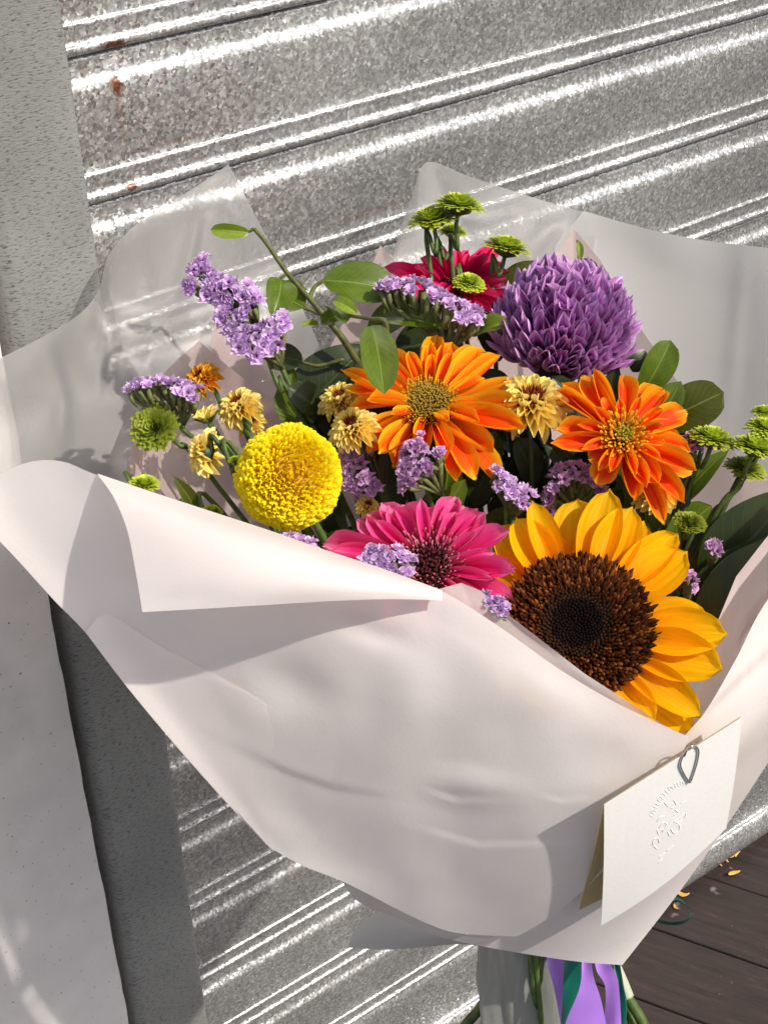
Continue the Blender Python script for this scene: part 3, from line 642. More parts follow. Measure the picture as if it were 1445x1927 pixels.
BM(292, 806, 1.07, 42, (-.25, .25, .9), 'rounded green button chrysanthemum under the lilac statice at the left edge', [(340, 840, 1.07), (430, 940, 1.09)], 1., .55)
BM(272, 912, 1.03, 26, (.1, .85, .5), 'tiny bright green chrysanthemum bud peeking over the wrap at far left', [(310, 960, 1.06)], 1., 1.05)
BM(400, 962, 1.03, 17, (.2, .9, .4), 'tiny green chrysanthemum bud barely showing over the wrap below the yellow mums', [(440, 990, 1.06)], 1., 1.05)
BM(1342, 826, 1.06, 42, (.25, .92, .32), 'lime green button chrysanthemum beside the petals of the red-orange gerbera', [(1320, 880, 1.08), (1270, 960, 1.1)])
BM(1420, 842, 1.05, 40, (.28, .90, .34), 'lime green button chrysanthemum with thick stem at the right edge, below two others', [(1385, 920, 1.07), (1310, 1040, 1.09)])
BM(1442, 806, 1.06, 36, (.1, .9, .4), 'lime green button chrysanthemum at the right edge of the picture, middle of three', [(1400, 900, 1.08), (1320, 1040, 1.1)])
BM(1438, 776, 1.07, 22, (.1, .9, .4), 'smallest lime green button chrysanthemum, highest at the right edge', [(1410, 860, 1.09), (1330, 1030, 1.1)])
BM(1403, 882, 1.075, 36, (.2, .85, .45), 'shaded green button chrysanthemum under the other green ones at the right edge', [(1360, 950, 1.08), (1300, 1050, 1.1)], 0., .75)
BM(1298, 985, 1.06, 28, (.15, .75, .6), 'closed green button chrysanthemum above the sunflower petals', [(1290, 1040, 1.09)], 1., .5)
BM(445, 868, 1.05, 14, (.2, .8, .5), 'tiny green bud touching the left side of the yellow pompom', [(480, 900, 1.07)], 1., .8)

# ---------------- yellow daisy mums with burgundy centres
M_ymum = petal_mat('cream_yellow_mum_petal', [(0, (.74, .36, .02)), (.35, (.96, .72, .12)), (1, (.98, .86, .34))], None, 0, (.2, 5), transl=.25, rnd=.15)
M_ymum2 = petal_mat('amber_mum_petal', [(0, (.35, .05, .01)), (.5, (.80, .33, .02)), (1, (.88, .55, .06))], None, 0, (.25, 5), transl=.25, rnd=.2)
M_bcen = vcol_mat('burgundy_mum_centre', .7, .1)
pm_y = [petal_mesh('petal', wf_oval(b=.62, tip=.32, base=.45), M_ymum, 6, 5, (0, dz), .35, 0, 0, 0, s) for s, dz in enumerate((-.1, .1, -.3))]
pm_y2 = [petal_mesh('petal', wf_oval(b=.62, tip=.32, base=.45), M_ymum2, 6, 5, (0, dz), .35, 0, 0, 0, s) for s, dz in enumerate((-.1, .1, -.3))]
def daisy_mum(cx, cy, d, rpx, ncam, label, amber=False, stem_pts=None, cen=.46, n_=84):
    C = P(cx, cy, d); M = frame(C, ncam); t = thing('daisy_chrysanthemum', label, 'chrysanthemum', M, 'yellow chrysanthemums with burgundy centres')
    Rr = px(rpx, d); ms = pm_y2 if amber else pm_y
    for k in range(n_):
        q = k / n_; a = k * 2.39996; el = 1.05 - 1.55 * q + random.uniform(-.12, .12)
        L = Rr * (.48 + .28 * q) * random.uniform(.9, 1.1); r0 = Rr * (.22 + .12 * q)
        part('petal', ms[k % 3], t, pmat(a, el, r0, Rr * (.12 - .25 * q), Rr * random.uniform(.20, .28), L))
    mb = MB()
    for k in range(90):
        q = math.sqrt((k + .5) / 90) * cen; a = k * 2.39996; c = np.array([Rr * q * math.cos(a), Rr * q * math.sin(a), Rr * (.30 - .5 * q * q)]); s = Rr * .045
        vs = [c + s * np.array([math.cos(i * 1.57), math.sin(i * 1.57), -.5]) for i in range(4)] + [c + np.array([math.cos(a) * q, math.sin(a) * q, 1]) * Rr * .14]
        e = random.random(); mb.add(vs, [(0, 1, 4), (1, 2, 4), (2, 3, 4), (3, 0, 4)], c=np.array([[.12, .006, .006]] * 4 + [[.22 + .2 * e, .02 + .12 * (e > .7), .01]]))
    v, f, uv, c = mb.arrays(); part('centre', mkmesh('centre', v, f, M_bcen, False, uv, c), t, kind='stuff')
    V = []; Fc = []
    for (q, z) in [(.05, .22), (.36, .12), (.36, -.12), (.28, -.28), (.08, -.36)]:
        for s in range(10): a = s * math.pi / 5; V.append((Rr * q * math.cos(a), Rr * q * math.sin(a), Rr * z))
    for i in range(4):
        for s in range(10): Fc.append((i * 10 + s, (i + 1) * 10 + s, (i + 1) * 10 + (s + 1) % 10, i * 10 + (s + 1) % 10))
    part('calyx', mkmesh('calyx', V, Fc, M_stem_d), t)
    n = cdir(*ncam); stem_to_tie(t, C - n * Rr * .3, n, .0018, M_stem if stem_pts else M_stem_d, [P(*q) for q in stem_pts] if stem_pts else None, .012)
DM = daisy_mum
DM(1000, 758, 1.07, 76, (0, .72, .65), 'pale yellow chrysanthemum with a burgundy crown between the two orange gerberas')
DM(380, 712, 1.10, 38, (-.45, .45, .6), 'amber and burgundy chrysanthemum beside the leftmost flat lilac statice, highest of the small yellow ones', True, [(430, 790, 1.10), (500, 860, 1.10)])
DM(450, 764, 1.09, 46, (-.35, .72, .55), 'yellow chrysanthemum with burgundy centre, right of the amber one', False, [(470, 830, 1.10), (520, 900, 1.10)])
DM(470, 790, 1.11, 34, (.3, .3, .8), 'faded yellow chrysanthemum tucked under the burgundy-centred one at left')
DM(385, 852, 1.07, 48, (-.75, .1, -.25), 'pale yellow chrysanthemum turned away to show its back, left of the yellow pompom')
DM(640, 752, 1.10, 44, (-.25, .70, .65), 'pale yellow chrysanthemum half under the left petals of the orange gerbera')
DM(664, 804, 1.05, 50, (-.35, .62, .70), 'golden yellow chrysanthemum above the mauve statice, touching the yellow pompom')
DM(692, 952, 1.06, 24, (.2, .6, .7), 'small yellow chrysanthemum behind the upper left petals of the pink gerbera')
DM(1236, 925, 1.085, 48, (.1, .1, .9), 'cream yellow chrysanthemum almost hidden under the lower petals of the red-orange gerbera')
# bud
def bud():
    t = thing('flower_bud', 'small round closed cream bud between the left yellow chrysanthemums', 'bud', frame(P(388, 780, 1.08), (-.3, .8, .4)))
    s = petal_mesh('petal', wf_oval(b=.5, tip=.05), pm_y[0].materials[0], 6, 5, (.0, -.5), .4)
    for k in range(9): part('petal', s, t, pmat(k * .7, 1.25, .0025, -.005, .0055, .011))
    for k in range(6): part('sepal', petal_mesh('sepal', wf_oval(b=.5, tip=.05), M_stem, 6, 5, (0, -.5), .4), t, pmat(k * 1.05 + .3, 1.2, .0035, -.006, .005, .008))
    stem_to_tie(t, P(390, 786, 1.08), cdir(-.3, .8, .4), .0012, M_stem, [P(450, 880, 1.1)], .01)
bud()

# ---------------- statice
M_stat = petal_mat('lilac_statice_floret', [(0, (.55, .45, .50)), (.3, (.60, .35, .66)), (.75, (.70, .46, .78)), (1, (.82, .66, .90))], None, 0, (.18, 5), transl=.35, rnd=.2, rough=.7)
M_stat2 = petal_mat('mauve_statice_floret', [(0, (.45, .33, .36)), (.3, (.50, .26, .50)), (.75, (.62, .36, .62)), (1, (.72, .50, .74))], None, 0, (.2, 5), transl=.35, rnd=.2, rough=.7)
M_cal = plain('green_calyx', (.16, .18, .06), .7, noise=.4, nscale=300, transl=.15)
def floret_mesh(mat, seed):
    r = np.random.default_rng(seed); V = []; UV = []; Fc = []
    for layer in range(2):
        ns = 15; off = len(V); rad = (.0, .34, .72, 1.0) if layer == 0 else (.0, .2, .45, .62); zz = (0, .42, .78, .92) if layer == 0 else (0, .45, .9, 1.1)
        ph = r.random(3) * 6
        for i in range(1, 4):
            for s in range(ns):
                a = 2 * math.pi * s / ns; rf = 1 + (.20 * math.sin(5 * a + ph[0]) + r.normal(0, .10)) * (i / 3) ** 2
                z = zz[i] + (.22 * math.sin(5 * a + ph[1]) + .16 * math.sin(8 * a + ph[2]) + r.normal(0, .06)) * (i / 3) ** 2
                V.append((rad[i] * rf * math.cos(a), rad[i] * rf * math.sin(a), z)); UV.append((s / ns, i / 3))
        V.append((0, 0, 0)); UV.append((0, 0)); c = len(V) - 1
        for s in range(ns): Fc.append((c, off + s, off + (s + 1) % ns))
        for i in range(2):
            for s in range(ns): Fc.append((off + i * ns + s, off + i * ns + (s + 1) % ns, off + (i + 1) * ns + (s + 1) % ns, off + (i + 1) * ns + s))
    return mkmesh('floret', V, Fc, mat, True, UV)
FL = {0: [floret_mesh(M_stat, s) for s in range(5)], 1: [floret_mesh(M_stat2, s + 9) for s in range(5)]}
def statice(label, spine, hw, upc, n, sz=12, mauve=0, calyx=True, foot=None, depthw=1.0, stem_pts=None):
    sp = catmull([P(*q) for q in spine], 24); d0 = float(np.mean([q[2] for q in spine])); up = cdir(*upc)
    c = sp.mean(axis=0); M = frame(c, upc); t = thing('statice_sprig', label, 'statice', M, 'lilac statice sprigs')
    Mi = np.array(M.inverted()); mb = MB(); k = 0
    tan = sp[-1] - sp[0]; tan = tan / (np.linalg.norm(tan) + 1e-9)
    side = np.cross(up, tan); side /= np.linalg.norm(side) + 1e-9
    feet = P(*foot) if foot else c - up * px(70, d0)
    for i in range(n):
        s = (i + random.random()) / n; p = sp[min(23, int(s * 23.99))]; lat = random.uniform(-1, 1); lift = (1 - lat * lat) * .5
        pos = p + side * lat * px(hw, d0) * depthw + up * (lift * px(hw, d0) * .6 + px(random.uniform(-5, 5), d0)) + tan * px(random.uniform(-3, 3), d0)
        dr = up + side * lat * .8 + tan * (s - .5) * .6 + rng.normal(0, .25, 3); dr /= np.linalg.norm(dr)
        # local matrix
        z = Mi[:3, :3] @ dr; x = np.cross([.3, .9, .1], z); x /= np.linalg.norm(x); y = np.cross(z, x); r_ = px(sz * random.uniform(.8, 1.15), d0)
        m = np.eye(4); m[:3, 0] = x * r_; m[:3, 1] = y * r_; m[:3, 2] = z * r_; m[:3, 3] = Mi[:3, :3] @ pos + Mi[:3, 3]
        part('floret', FL[mauve][k % 5], t, Matrix(m.tolist())); k += 1
        if calyx:
            q = pos - dr * r_ * .3; e = pos - dr * r_ * 1.5 - up * r_ * .9 + (feet - pos) * .12
            v, f, uv = tube([q, (q + e) / 2 + (pos - c) * .03, e], [r_ * .42, r_ * .42, r_ * .15], 5)
            mb.add(v, f, uv)
    if calyx:
        for s in np.linspace(.03, .97, 7):
            p = sp[int(s * 23)]; v, f, uv = tube([p - up * px(sz * 1.2, d0), (p + feet) / 2 - up * px(6, d0), feet], [.0022, .0018, .0016], 5); mb.add(v, f, uv)
        v, f, uv, cc = mb.arrays(); wpart('calyces', v, f, M_cal, t, uv, kind='stuff')
    stem_to_tie(t, feet, up, .0019, M_stem, [P(*q) for q in stem_pts] if stem_pts else None, .004)
    return t
ST = statice
ST('lilac statice sprig highest at the left, its florets running down to the right', [(372, 508, 1.10), (385, 545, 1.10), (440, 550, 1.095), (478, 590, 1.09)], 26, (-.35, .45, .82), 44, 14, 0, True, (490, 640, 1.11), 1, [(530, 740, 1.11), (575, 800, 1.12)])
ST('lilac statice sprig just below the highest one, its green calyces turned to the right', [(425, 600, 1.09), (460, 648, 1.085), (500, 640, 1.09), (535, 606, 1.10)], 26, (-.25, .35, .85), 44, 14, 0, True, (530, 690, 1.11), 1, [(565, 770, 1.12)])
ST('flat-topped lilac statice sprig at the far left with its green underside showing', [(245, 736, 1.07), (290, 728, 1.07), (335, 732, 1.07), (372, 744, 1.07)], 17, (-.05, .95, .30), 40, 12, 0, True, (345, 800, 1.08), 2.0, [(400, 850, 1.08), (480, 910, 1.09)])
ST('curved lilac statice sprig above the orange gerbera, brownish calyces underneath', [(724, 545, 1.12), (765, 540, 1.12), (820, 562, 1.11), (870, 590, 1.10), (900, 608, 1.10)], 16, (.20, .92, .35), 46, 13, 0, True, (845, 665, 1.12), 1.6, [(840, 720, 1.14)])
ST('mauve statice sprig standing between the yellow pompom and the pink gerbera', [(690, 835, 1.07), (665, 862, 1.07), (672, 905, 1.06), (692, 925, 1.06)], 22, (-.3, .1, .92), 32, 13, 1, True, (720, 920, 1.08), 1)
ST('lilac statice sprig between the orange gerbera and the pink gerbera, with green side', [(780, 835, 1.04), (765, 870, 1.03), (772, 905, 1.03), (800, 880, 1.03), (828, 862, 1.03)], 17, (-.35, .35, .85), 34, 12, 1, True, (830, 930, 1.06), 1)
ST('small lilac statice sprig slanting down in the dark gap above the sunflower and pink petals', [(928, 895, 1.05), (950, 910, 1.05), (975, 930, 1.05), (995, 945, 1.05)], 14, (.1, .6, .8), 24, 12, 0, True, (965, 975, 1.08), 1)
ST('arched mauve statice sprig behind the top petals of the sunflower', [(1030, 960, 1.08), (1040, 915, 1.07), (1075, 888, 1.07), (1120, 905, 1.07), (1125, 935, 1.08)], 13, (0, .7, .7), 34, 13, 1, True, (1080, 960, 1.10), 1)
ST('rounded lilac statice head lying on the pink gerbera at the edge of the wrap', [(690, 1052, .965), (720, 1050, .96), (750, 1060, .96), (772, 1078, .965)], 22, (-.1, .55, .83), 38, 12, 0, True, (745, 1110, .99), 1)
ST('tips of a lilac statice sprig just showing over the wrap edge under the yellow pompom', [(535, 1018, 1.0), (560, 1024, .995), (590, 1034, .99)], 8, (0, .9, .4), 16, 11, 0, True, (570, 1070, 1.02), 1)
ST('lilac statice tips between the pink gerbera and the sunflower centre', [(915, 1128, .955), (935, 1140, .953), (952, 1155, .953)], 8, (0, .8, .6), 14, 10, 0, True, (940, 1190, .98), 1)
ST('small shaded purple statice head in front of the dark leaves at right', [(1335, 1028, 1.05), (1350, 1038, 1.05)], 10, (0, .7, .7), 8, 11, 1, True, (1335, 1080, 1.08), 1)
ST('tiny purple statice tuft just right of the sunflower petals', [(1293, 1085, 1.03), (1302, 1108, 1.03)], 7, (.2, .6, .7), 7, 10, 1, True, (1290, 1140, 1.06), 1)
ST('tiny lilac statice tuft between the red-orange gerbera and the green button mum', [(1302, 822, 1.07), (1308, 845, 1.07)], 8, (.1, .6, .8), 8, 10, 0, True, (1310, 880, 1.09), 1)
ST('small purple statice tuft in front of the lowest petals of the orange gerbera', [(778, 832, 1.025), (790, 846, 1.025), (786, 860, 1.03)], 9, (0, .6, .8), 9, 10, 1, True, (800, 900, 1.06), 1)

# ---------------- leaves
M_leaf = leaf_mat('glossy_green_leaf', (.075, .13, .008), (.13, .20, .014), (.20, .29, .05), .3, .28)
M_leafl = leaf_mat('light_green_leaf', (.16, .25, .012), (.24, .34, .02), (.34, .44, .09), .3, .3)
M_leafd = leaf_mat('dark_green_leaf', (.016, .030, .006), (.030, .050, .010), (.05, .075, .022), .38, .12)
M_leafo = leaf_mat('olive_leaf', (.065, .085, .008), (.10, .12, .012), (.20, .24, .06), .4, .35)
def leaf(parent, base, tip, wpx, mat, bulge=.10, fold=.12, face=(0, .2, 1), curl=0., seed=0, blunt=False):
    """base/tip = (px, py, depth); width in photo pixels; grid bent along its length"""
    a, b = P(*base), P(*tip); L = np.linalg.norm(b - a); ax = (b - a) / L; n = cdir(*face); n -= ax * (n @ ax); n /= np.linalg.norm(n); s = np.cross(ax, n)
    wd = px(wpx, (base[2] + tip[2]) / 2); V = []; UV = []; nl, nw = 15, 9; r = np.random.default_rng(seed)
    for i in range(nl):
        t = i / (nl - 1)
        wf = (math.sin(math.pi * t ** (.85 if not blunt else .72)) ** (.75 if not blunt else .55)) * (1 - .0 * t) + .01
        if blunt: wf = math.sqrt(max(0, 1 - (2 * max(t, .0) - 1) ** 2)) * (.75 + .35 * t) + .01
        for j in range(nw):
            u = -1 + 2 * j / (nw - 1)
            p = a + ax * L * t + s * u * wd * .5 * wf + n * (L * bulge * math.sin(math.pi * t) + wd * fold * abs(u) * wf + L * curl * t * t + wd * .02 * math.sin(t * 9 + seed + u * 2) * abs(u))
            V.append(p); UV.append(((u + 1) / 2, t))
    return wpart('leaf', V, grid_faces(nl, nw), mat, parent, UV)
def twig(parent, pts, r0, r1, mat=None, name='stem'):
    v, f, uv = tube([P(*q) for q in pts], [r0, r1], 7, 5 * len(pts)); return wpart(name, v, f, mat or M_woody, parent)
GL = 'leafy green branches'
b1 = thing('leafy_branch', 'woody branch arching up to a bright green bud leaf at the upper left', 'branch', T4(P(670, 670, 1.13)), GL)
twig(b1, [(478, 430, 1.12), (500, 455, 1.12), (540, 512, 1.12), (578, 556, 1.12), (612, 596, 1.12), (660, 660, 1.13), (720, 780, 1.15), (860, 1200, 1.18), (1015, 1760, 1.19)], .0015, .0034)
twig(b1, [(478, 430, 1.12), (468, 436, 1.12)], .0014, .001)
leaf(b1, (470, 437, 1.12), (396, 432, 1.115), 30, M_leafl, .04, .30, (0, -.2, 1), 0, 1, True)
leaf(b1, (530, 525, 1.12), (512, 600, 1.10), 62, M_leaf, .12, .25, (.35, .2, 1), 0, 2)
leaf(b1, (573, 580, 1.12), (505, 545, 1.14), 74, M_leaf, .05, .16, (0, .3, 1), 0, 3)
leaf(b1, (582, 548, 1.12), (540, 520, 1.12), 5, M_leaf, 0, 0)
twig(b1, [(540, 515, 1.12), (526, 524, 1.12)], .0012, .0012)
twig(b1, [(612, 596, 1.12), (585, 583, 1.12), (572, 580, 1.12)], .0014, .0012)
twig(b1, [(582, 560, 1.12), (592, 540, 1.125), (608, 528, 1.125)], .002, .0014)
leaf(b1, (606, 527, 1.125), (742, 545, 1.13), 88, M_leaf, .06, .12, (0, .3, 1), .0, 4, True)
leaf(b1, (648, 588, 1.12), (605, 610, 1.11), 34, M_leaf, .08, .2, (0, .5, 1), 0, 5, True)
leaf(b1, (625, 592, 1.12), (650, 610, 1.09), 46, M_leaf, .2, .3, (.2, .5, 1), 0, 5, True)
leaf(b1, (600, 610, 1.12), (565, 612, 1.11), 14, M_leafl, .1, .3, (0, .4, 1), 0, 6)
twig(b1, [(648, 675, 1.135), (600, 688, 1.135), (565, 680, 1.135)], .0016, .0012)
leaf(b1, (570, 680, 1.135), (512, 672, 1.14), 60, M_leafd, .06, .1, (0, .3, 1), 0, 7, True)
leaf(b1, (550, 690, 1.14), (540, 760, 1.14), 30, M_leaf, .06, .1, (0, .3, 1), 0, 8)
b2 = thing('leafy_branch', 'curved twig with a drooping glossy green leaf hanging in front of the orange gerbera', 'branch', T4(P(725, 670, 1.08)), GL)
twig(b2, [(660, 594, 1.09), (700, 600, 1.07), (724, 604, 1.06), (728, 640, 1.07), (724, 680, 1.09), (760, 900, 1.15), (1010, 1760, 1.19)], .0013, .0028)
leaf(b2, (700, 612, 1.06), (722, 742, 1.015), 74, M_leaf, .08, .22, (.1, .25, 1), 0, 9, True)
leaf(b2, (672, 590, 1.09), (628, 566, 1.09), 30, M_leafl, .1, .3, (0, .3, 1), 0, 10, True)
b3 = thing('leafy_branch', 'leafy branch with long green leaves under the curved statice above the orange gerbera', 'branch', T4(P(850, 640, 1.15)), GL)
twig(b3, [(700, 620, 1.14), (780, 700, 1.15), (860, 900, 1.17), (1020, 1760, 1.2)], .0018, .003)
leaf(b3, (715, 600, 1.14), (845, 620, 1.11), 52, M_leaf, .10, .2, (-.1, .6, 1), 0, 11)
leaf(b3, (690, 635, 1.15), (800, 565, 1.15), 62, M_leaf, .06, .2, (0, .5, 1), 0, 12)
leaf(b3, (892, 632, 1.12), (958, 608, 1.10), 44, M_leafl, .12, .3, (0, .5, 1), 0, 13, True)
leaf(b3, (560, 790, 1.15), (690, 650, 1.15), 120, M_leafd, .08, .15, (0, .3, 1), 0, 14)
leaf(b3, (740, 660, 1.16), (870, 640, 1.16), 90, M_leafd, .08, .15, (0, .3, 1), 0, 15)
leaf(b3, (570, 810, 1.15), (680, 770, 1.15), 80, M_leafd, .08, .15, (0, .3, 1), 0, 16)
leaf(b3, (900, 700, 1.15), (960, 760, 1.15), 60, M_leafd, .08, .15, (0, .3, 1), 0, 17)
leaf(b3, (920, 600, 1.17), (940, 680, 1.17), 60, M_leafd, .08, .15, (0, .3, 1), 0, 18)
b4 = thing('leafy_branch', 'branch with olive leaves and a twisted green tip rising behind the purple ball flower', 'branch', T4(P(1100, 560, 1.2)), GL)
twig(b4, [(1086, 452, 1.19), (1090, 490, 1.2), (1100, 560, 1.21), (1080, 900, 1.22), (1020, 1760, 1.21)], .0009, .003, M_stem)
leaf(b4, (1088, 452, 1.19), (1092, 492, 1.19), 14, M_leafl, .1, .3, (0, .3, 1), 0, 19)
leaf(b4, (1105, 545, 1.2), (1095, 485, 1.2), 50, M_leafo, .1, .2, (0, .4, 1), 0, 20, True)
leaf(b4, (940, 560, 1.2), (1040, 500, 1.19), 66, M_leafo, .1, .2, (0, .5, 1), 0, 21)
leaf(b4, (900, 640, 1.18), (960, 530, 1.2), 50, M_leafd, .1, .2, (0, .4, 1), 0, 22)
b5 = thing('leafy_branch', 'branch with a broad round olive leaf and an upright leaf behind the red-orange gerbera', 'branch', T4(P(1230, 760, 1.12)), GL)
twig(b5, [(1205, 735, 1.12), (1200, 800, 1.13), (1150, 1100, 1.17), (1025, 1760, 1.2)], .0014, .003)
twig(b5, [(1195, 810, 1.13), (1240, 800, 1.12), (1262, 790, 1.11)], .0014, .0012)
leaf(b5, (1205, 745, 1.12), (1262, 640, 1.11), 66, M_leaf, .08, .22, (.2, .2, 1), 0, 23, True)
leaf(b5, (1235, 800, 1.12), (1362, 738, 1.10), 94, M_leafo, .05, .06, (0, .2, 1), 0, 24, True)
leaf(b5, (1190, 700, 1.13), (1215, 660, 1.13), 36, M_leafd, .1, .2, (0, .3, 1), 0, 25)
leaf(b5, (1240, 945, 1.1), (1300, 935, 1.1), 50, M_leafd, .1, .2, (0, .3, 1), 0, 26, True)
b6 = thing('leafy_branch', 'branch of large dark green leaves in shade at the right, behind the sunflower', 'branch', T4(P(1400, 1050, 1.1)), GL)
twig(b6, [(1480, 950, 1.1), (1400, 1060, 1.1), (1330, 1160, 1.11), (1200, 1400, 1.15), (1030, 1760, 1.2)], .0016, .003, M_stem_d)
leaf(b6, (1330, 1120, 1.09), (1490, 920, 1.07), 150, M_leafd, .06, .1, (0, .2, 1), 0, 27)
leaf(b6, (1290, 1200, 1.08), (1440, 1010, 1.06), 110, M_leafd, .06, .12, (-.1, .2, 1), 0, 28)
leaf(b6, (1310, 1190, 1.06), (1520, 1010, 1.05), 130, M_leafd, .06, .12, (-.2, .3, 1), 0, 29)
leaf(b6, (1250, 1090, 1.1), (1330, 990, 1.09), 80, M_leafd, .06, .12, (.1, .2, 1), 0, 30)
b7 = thing('leafy_branch', 'low sprig with a small pointed yellow-green leaf showing above the wrap at far left', 'branch', T4(P(350, 940, 1.05)), GL)
twig(b7, [(340, 940, 1.05), (420, 1010, 1.08), (700, 1400, 1.13), (1010, 1760, 1.19)], .0012, .003, M_stem)
leaf(b7, (372, 968, 1.05), (326, 896, 1.03), 30, M_leafo, .1, .25, (.2, .3, 1), 0, 31)
leaf(b7, (480, 850, 1.1), (476, 830, 1.09), 36, M_leafd, .1, .25, (0, .3, 1), 0, 32, True)
b8 = thing('leafy_branch', 'dense dark filler foliage deep inside the bouquet between the gerberas and the sunflower', 'branch', T4(P(950, 900, 1.16)), GL)
twig(b8, [(950, 800, 1.15), (960, 1000, 1.16), (1020, 1760, 1.2)], .0016, .003, M_stem_d)
rr_ = random.Random(3)
for i in range(120):
    x = rr_.uniform(590, 1290); y = rr_.uniform(800, 1120) if x > 700 else rr_.uniform(760, 1080)
    dd = 1.13 + rr_.uniform(-.03, .04); a = rr_.uniform(-.9, .9); L = rr_.uniform(90, 150)
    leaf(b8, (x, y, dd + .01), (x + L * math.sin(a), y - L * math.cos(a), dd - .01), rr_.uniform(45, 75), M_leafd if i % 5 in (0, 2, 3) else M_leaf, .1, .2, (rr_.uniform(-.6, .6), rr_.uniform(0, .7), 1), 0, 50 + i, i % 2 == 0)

# ================================================================== WRAP
M_film = film_mat('frosted_film_front', (.92, .88, .862), (.88, .74, .69), .87, .5, .42, .3, .0, .30, .03)
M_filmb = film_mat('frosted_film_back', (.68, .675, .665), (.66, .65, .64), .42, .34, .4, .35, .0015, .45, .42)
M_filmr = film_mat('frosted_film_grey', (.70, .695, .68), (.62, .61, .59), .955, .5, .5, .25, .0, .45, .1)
M_tis = film_mat('pink_tissue', (.70, .56, .55), (.80, .58, .56), .72, .4, .6, .2, .002, .5)
def lin(p, n):
    p = np.asarray(p, float); k = np.linspace(0, len(p) - 1, n); return np.stack([np.interp(k, np.arange(len(p)), p[:, i]) for i in range(3)], 1)
def coons(top, bottom, left, right, nu, nv, sharp=False):
    Tp, Bt, Lf, Rt = catmull(top, nu), catmull(bottom, nu), catmull(left, nv), catmull(right, nv)
    if sharp: Tp = lin(top, nu)
    u = np.linspace(0, 1, nu)[None, :, None]; v = np.linspace(0, 1, nv)[:, None, None]
    S = (1 - v) * Tp[None] + v * Bt[None] + (1 - u) * Lf[:, None] + u * Rt[:, None]
    S -= (1 - u) * (1 - v) * Tp[0] + u * (1 - v) * Tp[-1] + (1 - u) * v * Bt[0] + u * v * Bt[-1]
    return S
def seg_dist(X, Y, pts):
    best = np.full(X.shape, 1e9); par = np.zeros(X.shape); n = len(pts) - 1; sg = np.zeros(X.shape)
    for i in range(n):
        (x0, y0), (x1, y1) = pts[i], pts[i + 1]; dx, dy = x1 - x0, y1 - y0
        t = np.clip(((X - x0) * dx + (Y - y0) * dy) / (dx * dx + dy * dy), 0, 1); ex = X - x0 - t * dx; ey = Y - y0 - t * dy
        d = np.hypot(ex, ey); s = np.sign(dx * ey - dy * ex); k = d < best; best = np.where(k, d, best); par = np.where(k, (i + t) / n, par); sg = np.where(k, s, sg)
    return best, par, sg
def sheet(name, S, mat, parent, bulge=0., noise=(0, 3), creases=(), seed=1, label=None, edgefix=.12, dents=()):
    """S grid of (px, py, depth); depth relief gives the folds and dents; thin paper"""
    nv, nu = S.shape[:2]; u = np.linspace(0, 1, nu)[None]; v = np.linspace(0, 1, nv)[:, None]
    D = S[..., 2] - bulge * (4 * u * (1 - u)) * (4 * v * (1 - v))
    em = np.clip(np.minimum(np.minimum(u, 1 - u), np.minimum(v, 1 - v)) / edgefix, 0, 1); em = em * em * (3 - 2 * em) * .9 + .1
    X, Y = S[..., 0], S[..., 1]
    if noise[0]: 
        k = noise[1] / 1000.
        D = D + noise[0] * em * (vnoise(X * k + 5, Y * k + 9, seed) + .25 * vnoise(X * k * 2.1, Y * k * 2.6, seed + 1) + .06 * np.abs(vnoise(X * k * 4.5, Y * k * 5, seed + 2)))
    for (pts, wd, amp, mode) in creases:
        d, par, sg = seg_dist(X, Y, pts); fade = np.sin(np.pi * np.clip(par, .02, .98)) ** .6
        if mode == 'step': D = D + amp * fade * np.tanh(sg * d / 4.) * np.exp(-d / wd)
        else: D = D + amp * fade * np.exp(-(d / wd) ** 2)
    for (x, y, rx, ry, amp, ang) in dents:
        c, s = math.cos(ang), math.sin(ang); dx, dy = X - x, Y - y; D = D + amp * np.exp(-(((dx * c + dy * s) / rx) ** 2 + ((-dx * s + dy * c) / ry) ** 2))
    global LAST
    LAST = (X, Y, D)
    rays = np.stack([(X - 722.5) / FPX, -(Y - 963.5) / FPX, -np.ones_like(X)], -1) @ R.T
    W = CAM + rays * D[..., None]
    UV = np.stack(np.broadcast_arrays(u, v), -1).reshape(-1, 2)
    return wpart(name, W.reshape(-1, 3), grid_faces(nv, nu), mat, parent, UV, label=label)
GW = 'sheets of wrapping film'
# front sheet
fr = thing('wrapping_sheet', 'large frosted white front wrapping sheet with its corner folded over at the left', 'wrapping film', T4(P(750, 1400, .98)), GW)
top = [(-60, 960, 1.03), (-20, 905, 1.03), (50, 871, 1.02), (115, 868, 1.01), (180, 893, 1.0), (290, 930, .985), (400, 966, .972), (510, 1002, .962), (610, 1037, .955), (720, 1073, .95), (830, 1112, .945), (940, 1180, .942), (1050, 1258, .943), (1150, 1318, .946), (1240, 1362, .948), (1298, 1388, .95)]
bot = [(508, 1596, 1.038), (570, 1630, 1.04), (650, 1662, 1.043), (740, 1708, 1.048), (800, 1737, 1.05), (852, 1755, 1.052), (915, 1761, 1.052), (974, 1763, 1.052)]
lef = [(-60, 960, 1.03), (20, 1040, 1.025), (100, 1128, 1.02), (160, 1190, 1.015), (240, 1290, 1.015), (340, 1413, 1.022), (430, 1510, 1.03), (508, 1596, 1.038)]
rig = [(1298, 1388, .95), (1268, 1450, .956), (1225, 1530, .97), (1170, 1600, .988), (1120, 1655, 1.006), (1045, 1720, 1.032), (974, 1763, 1.052)]
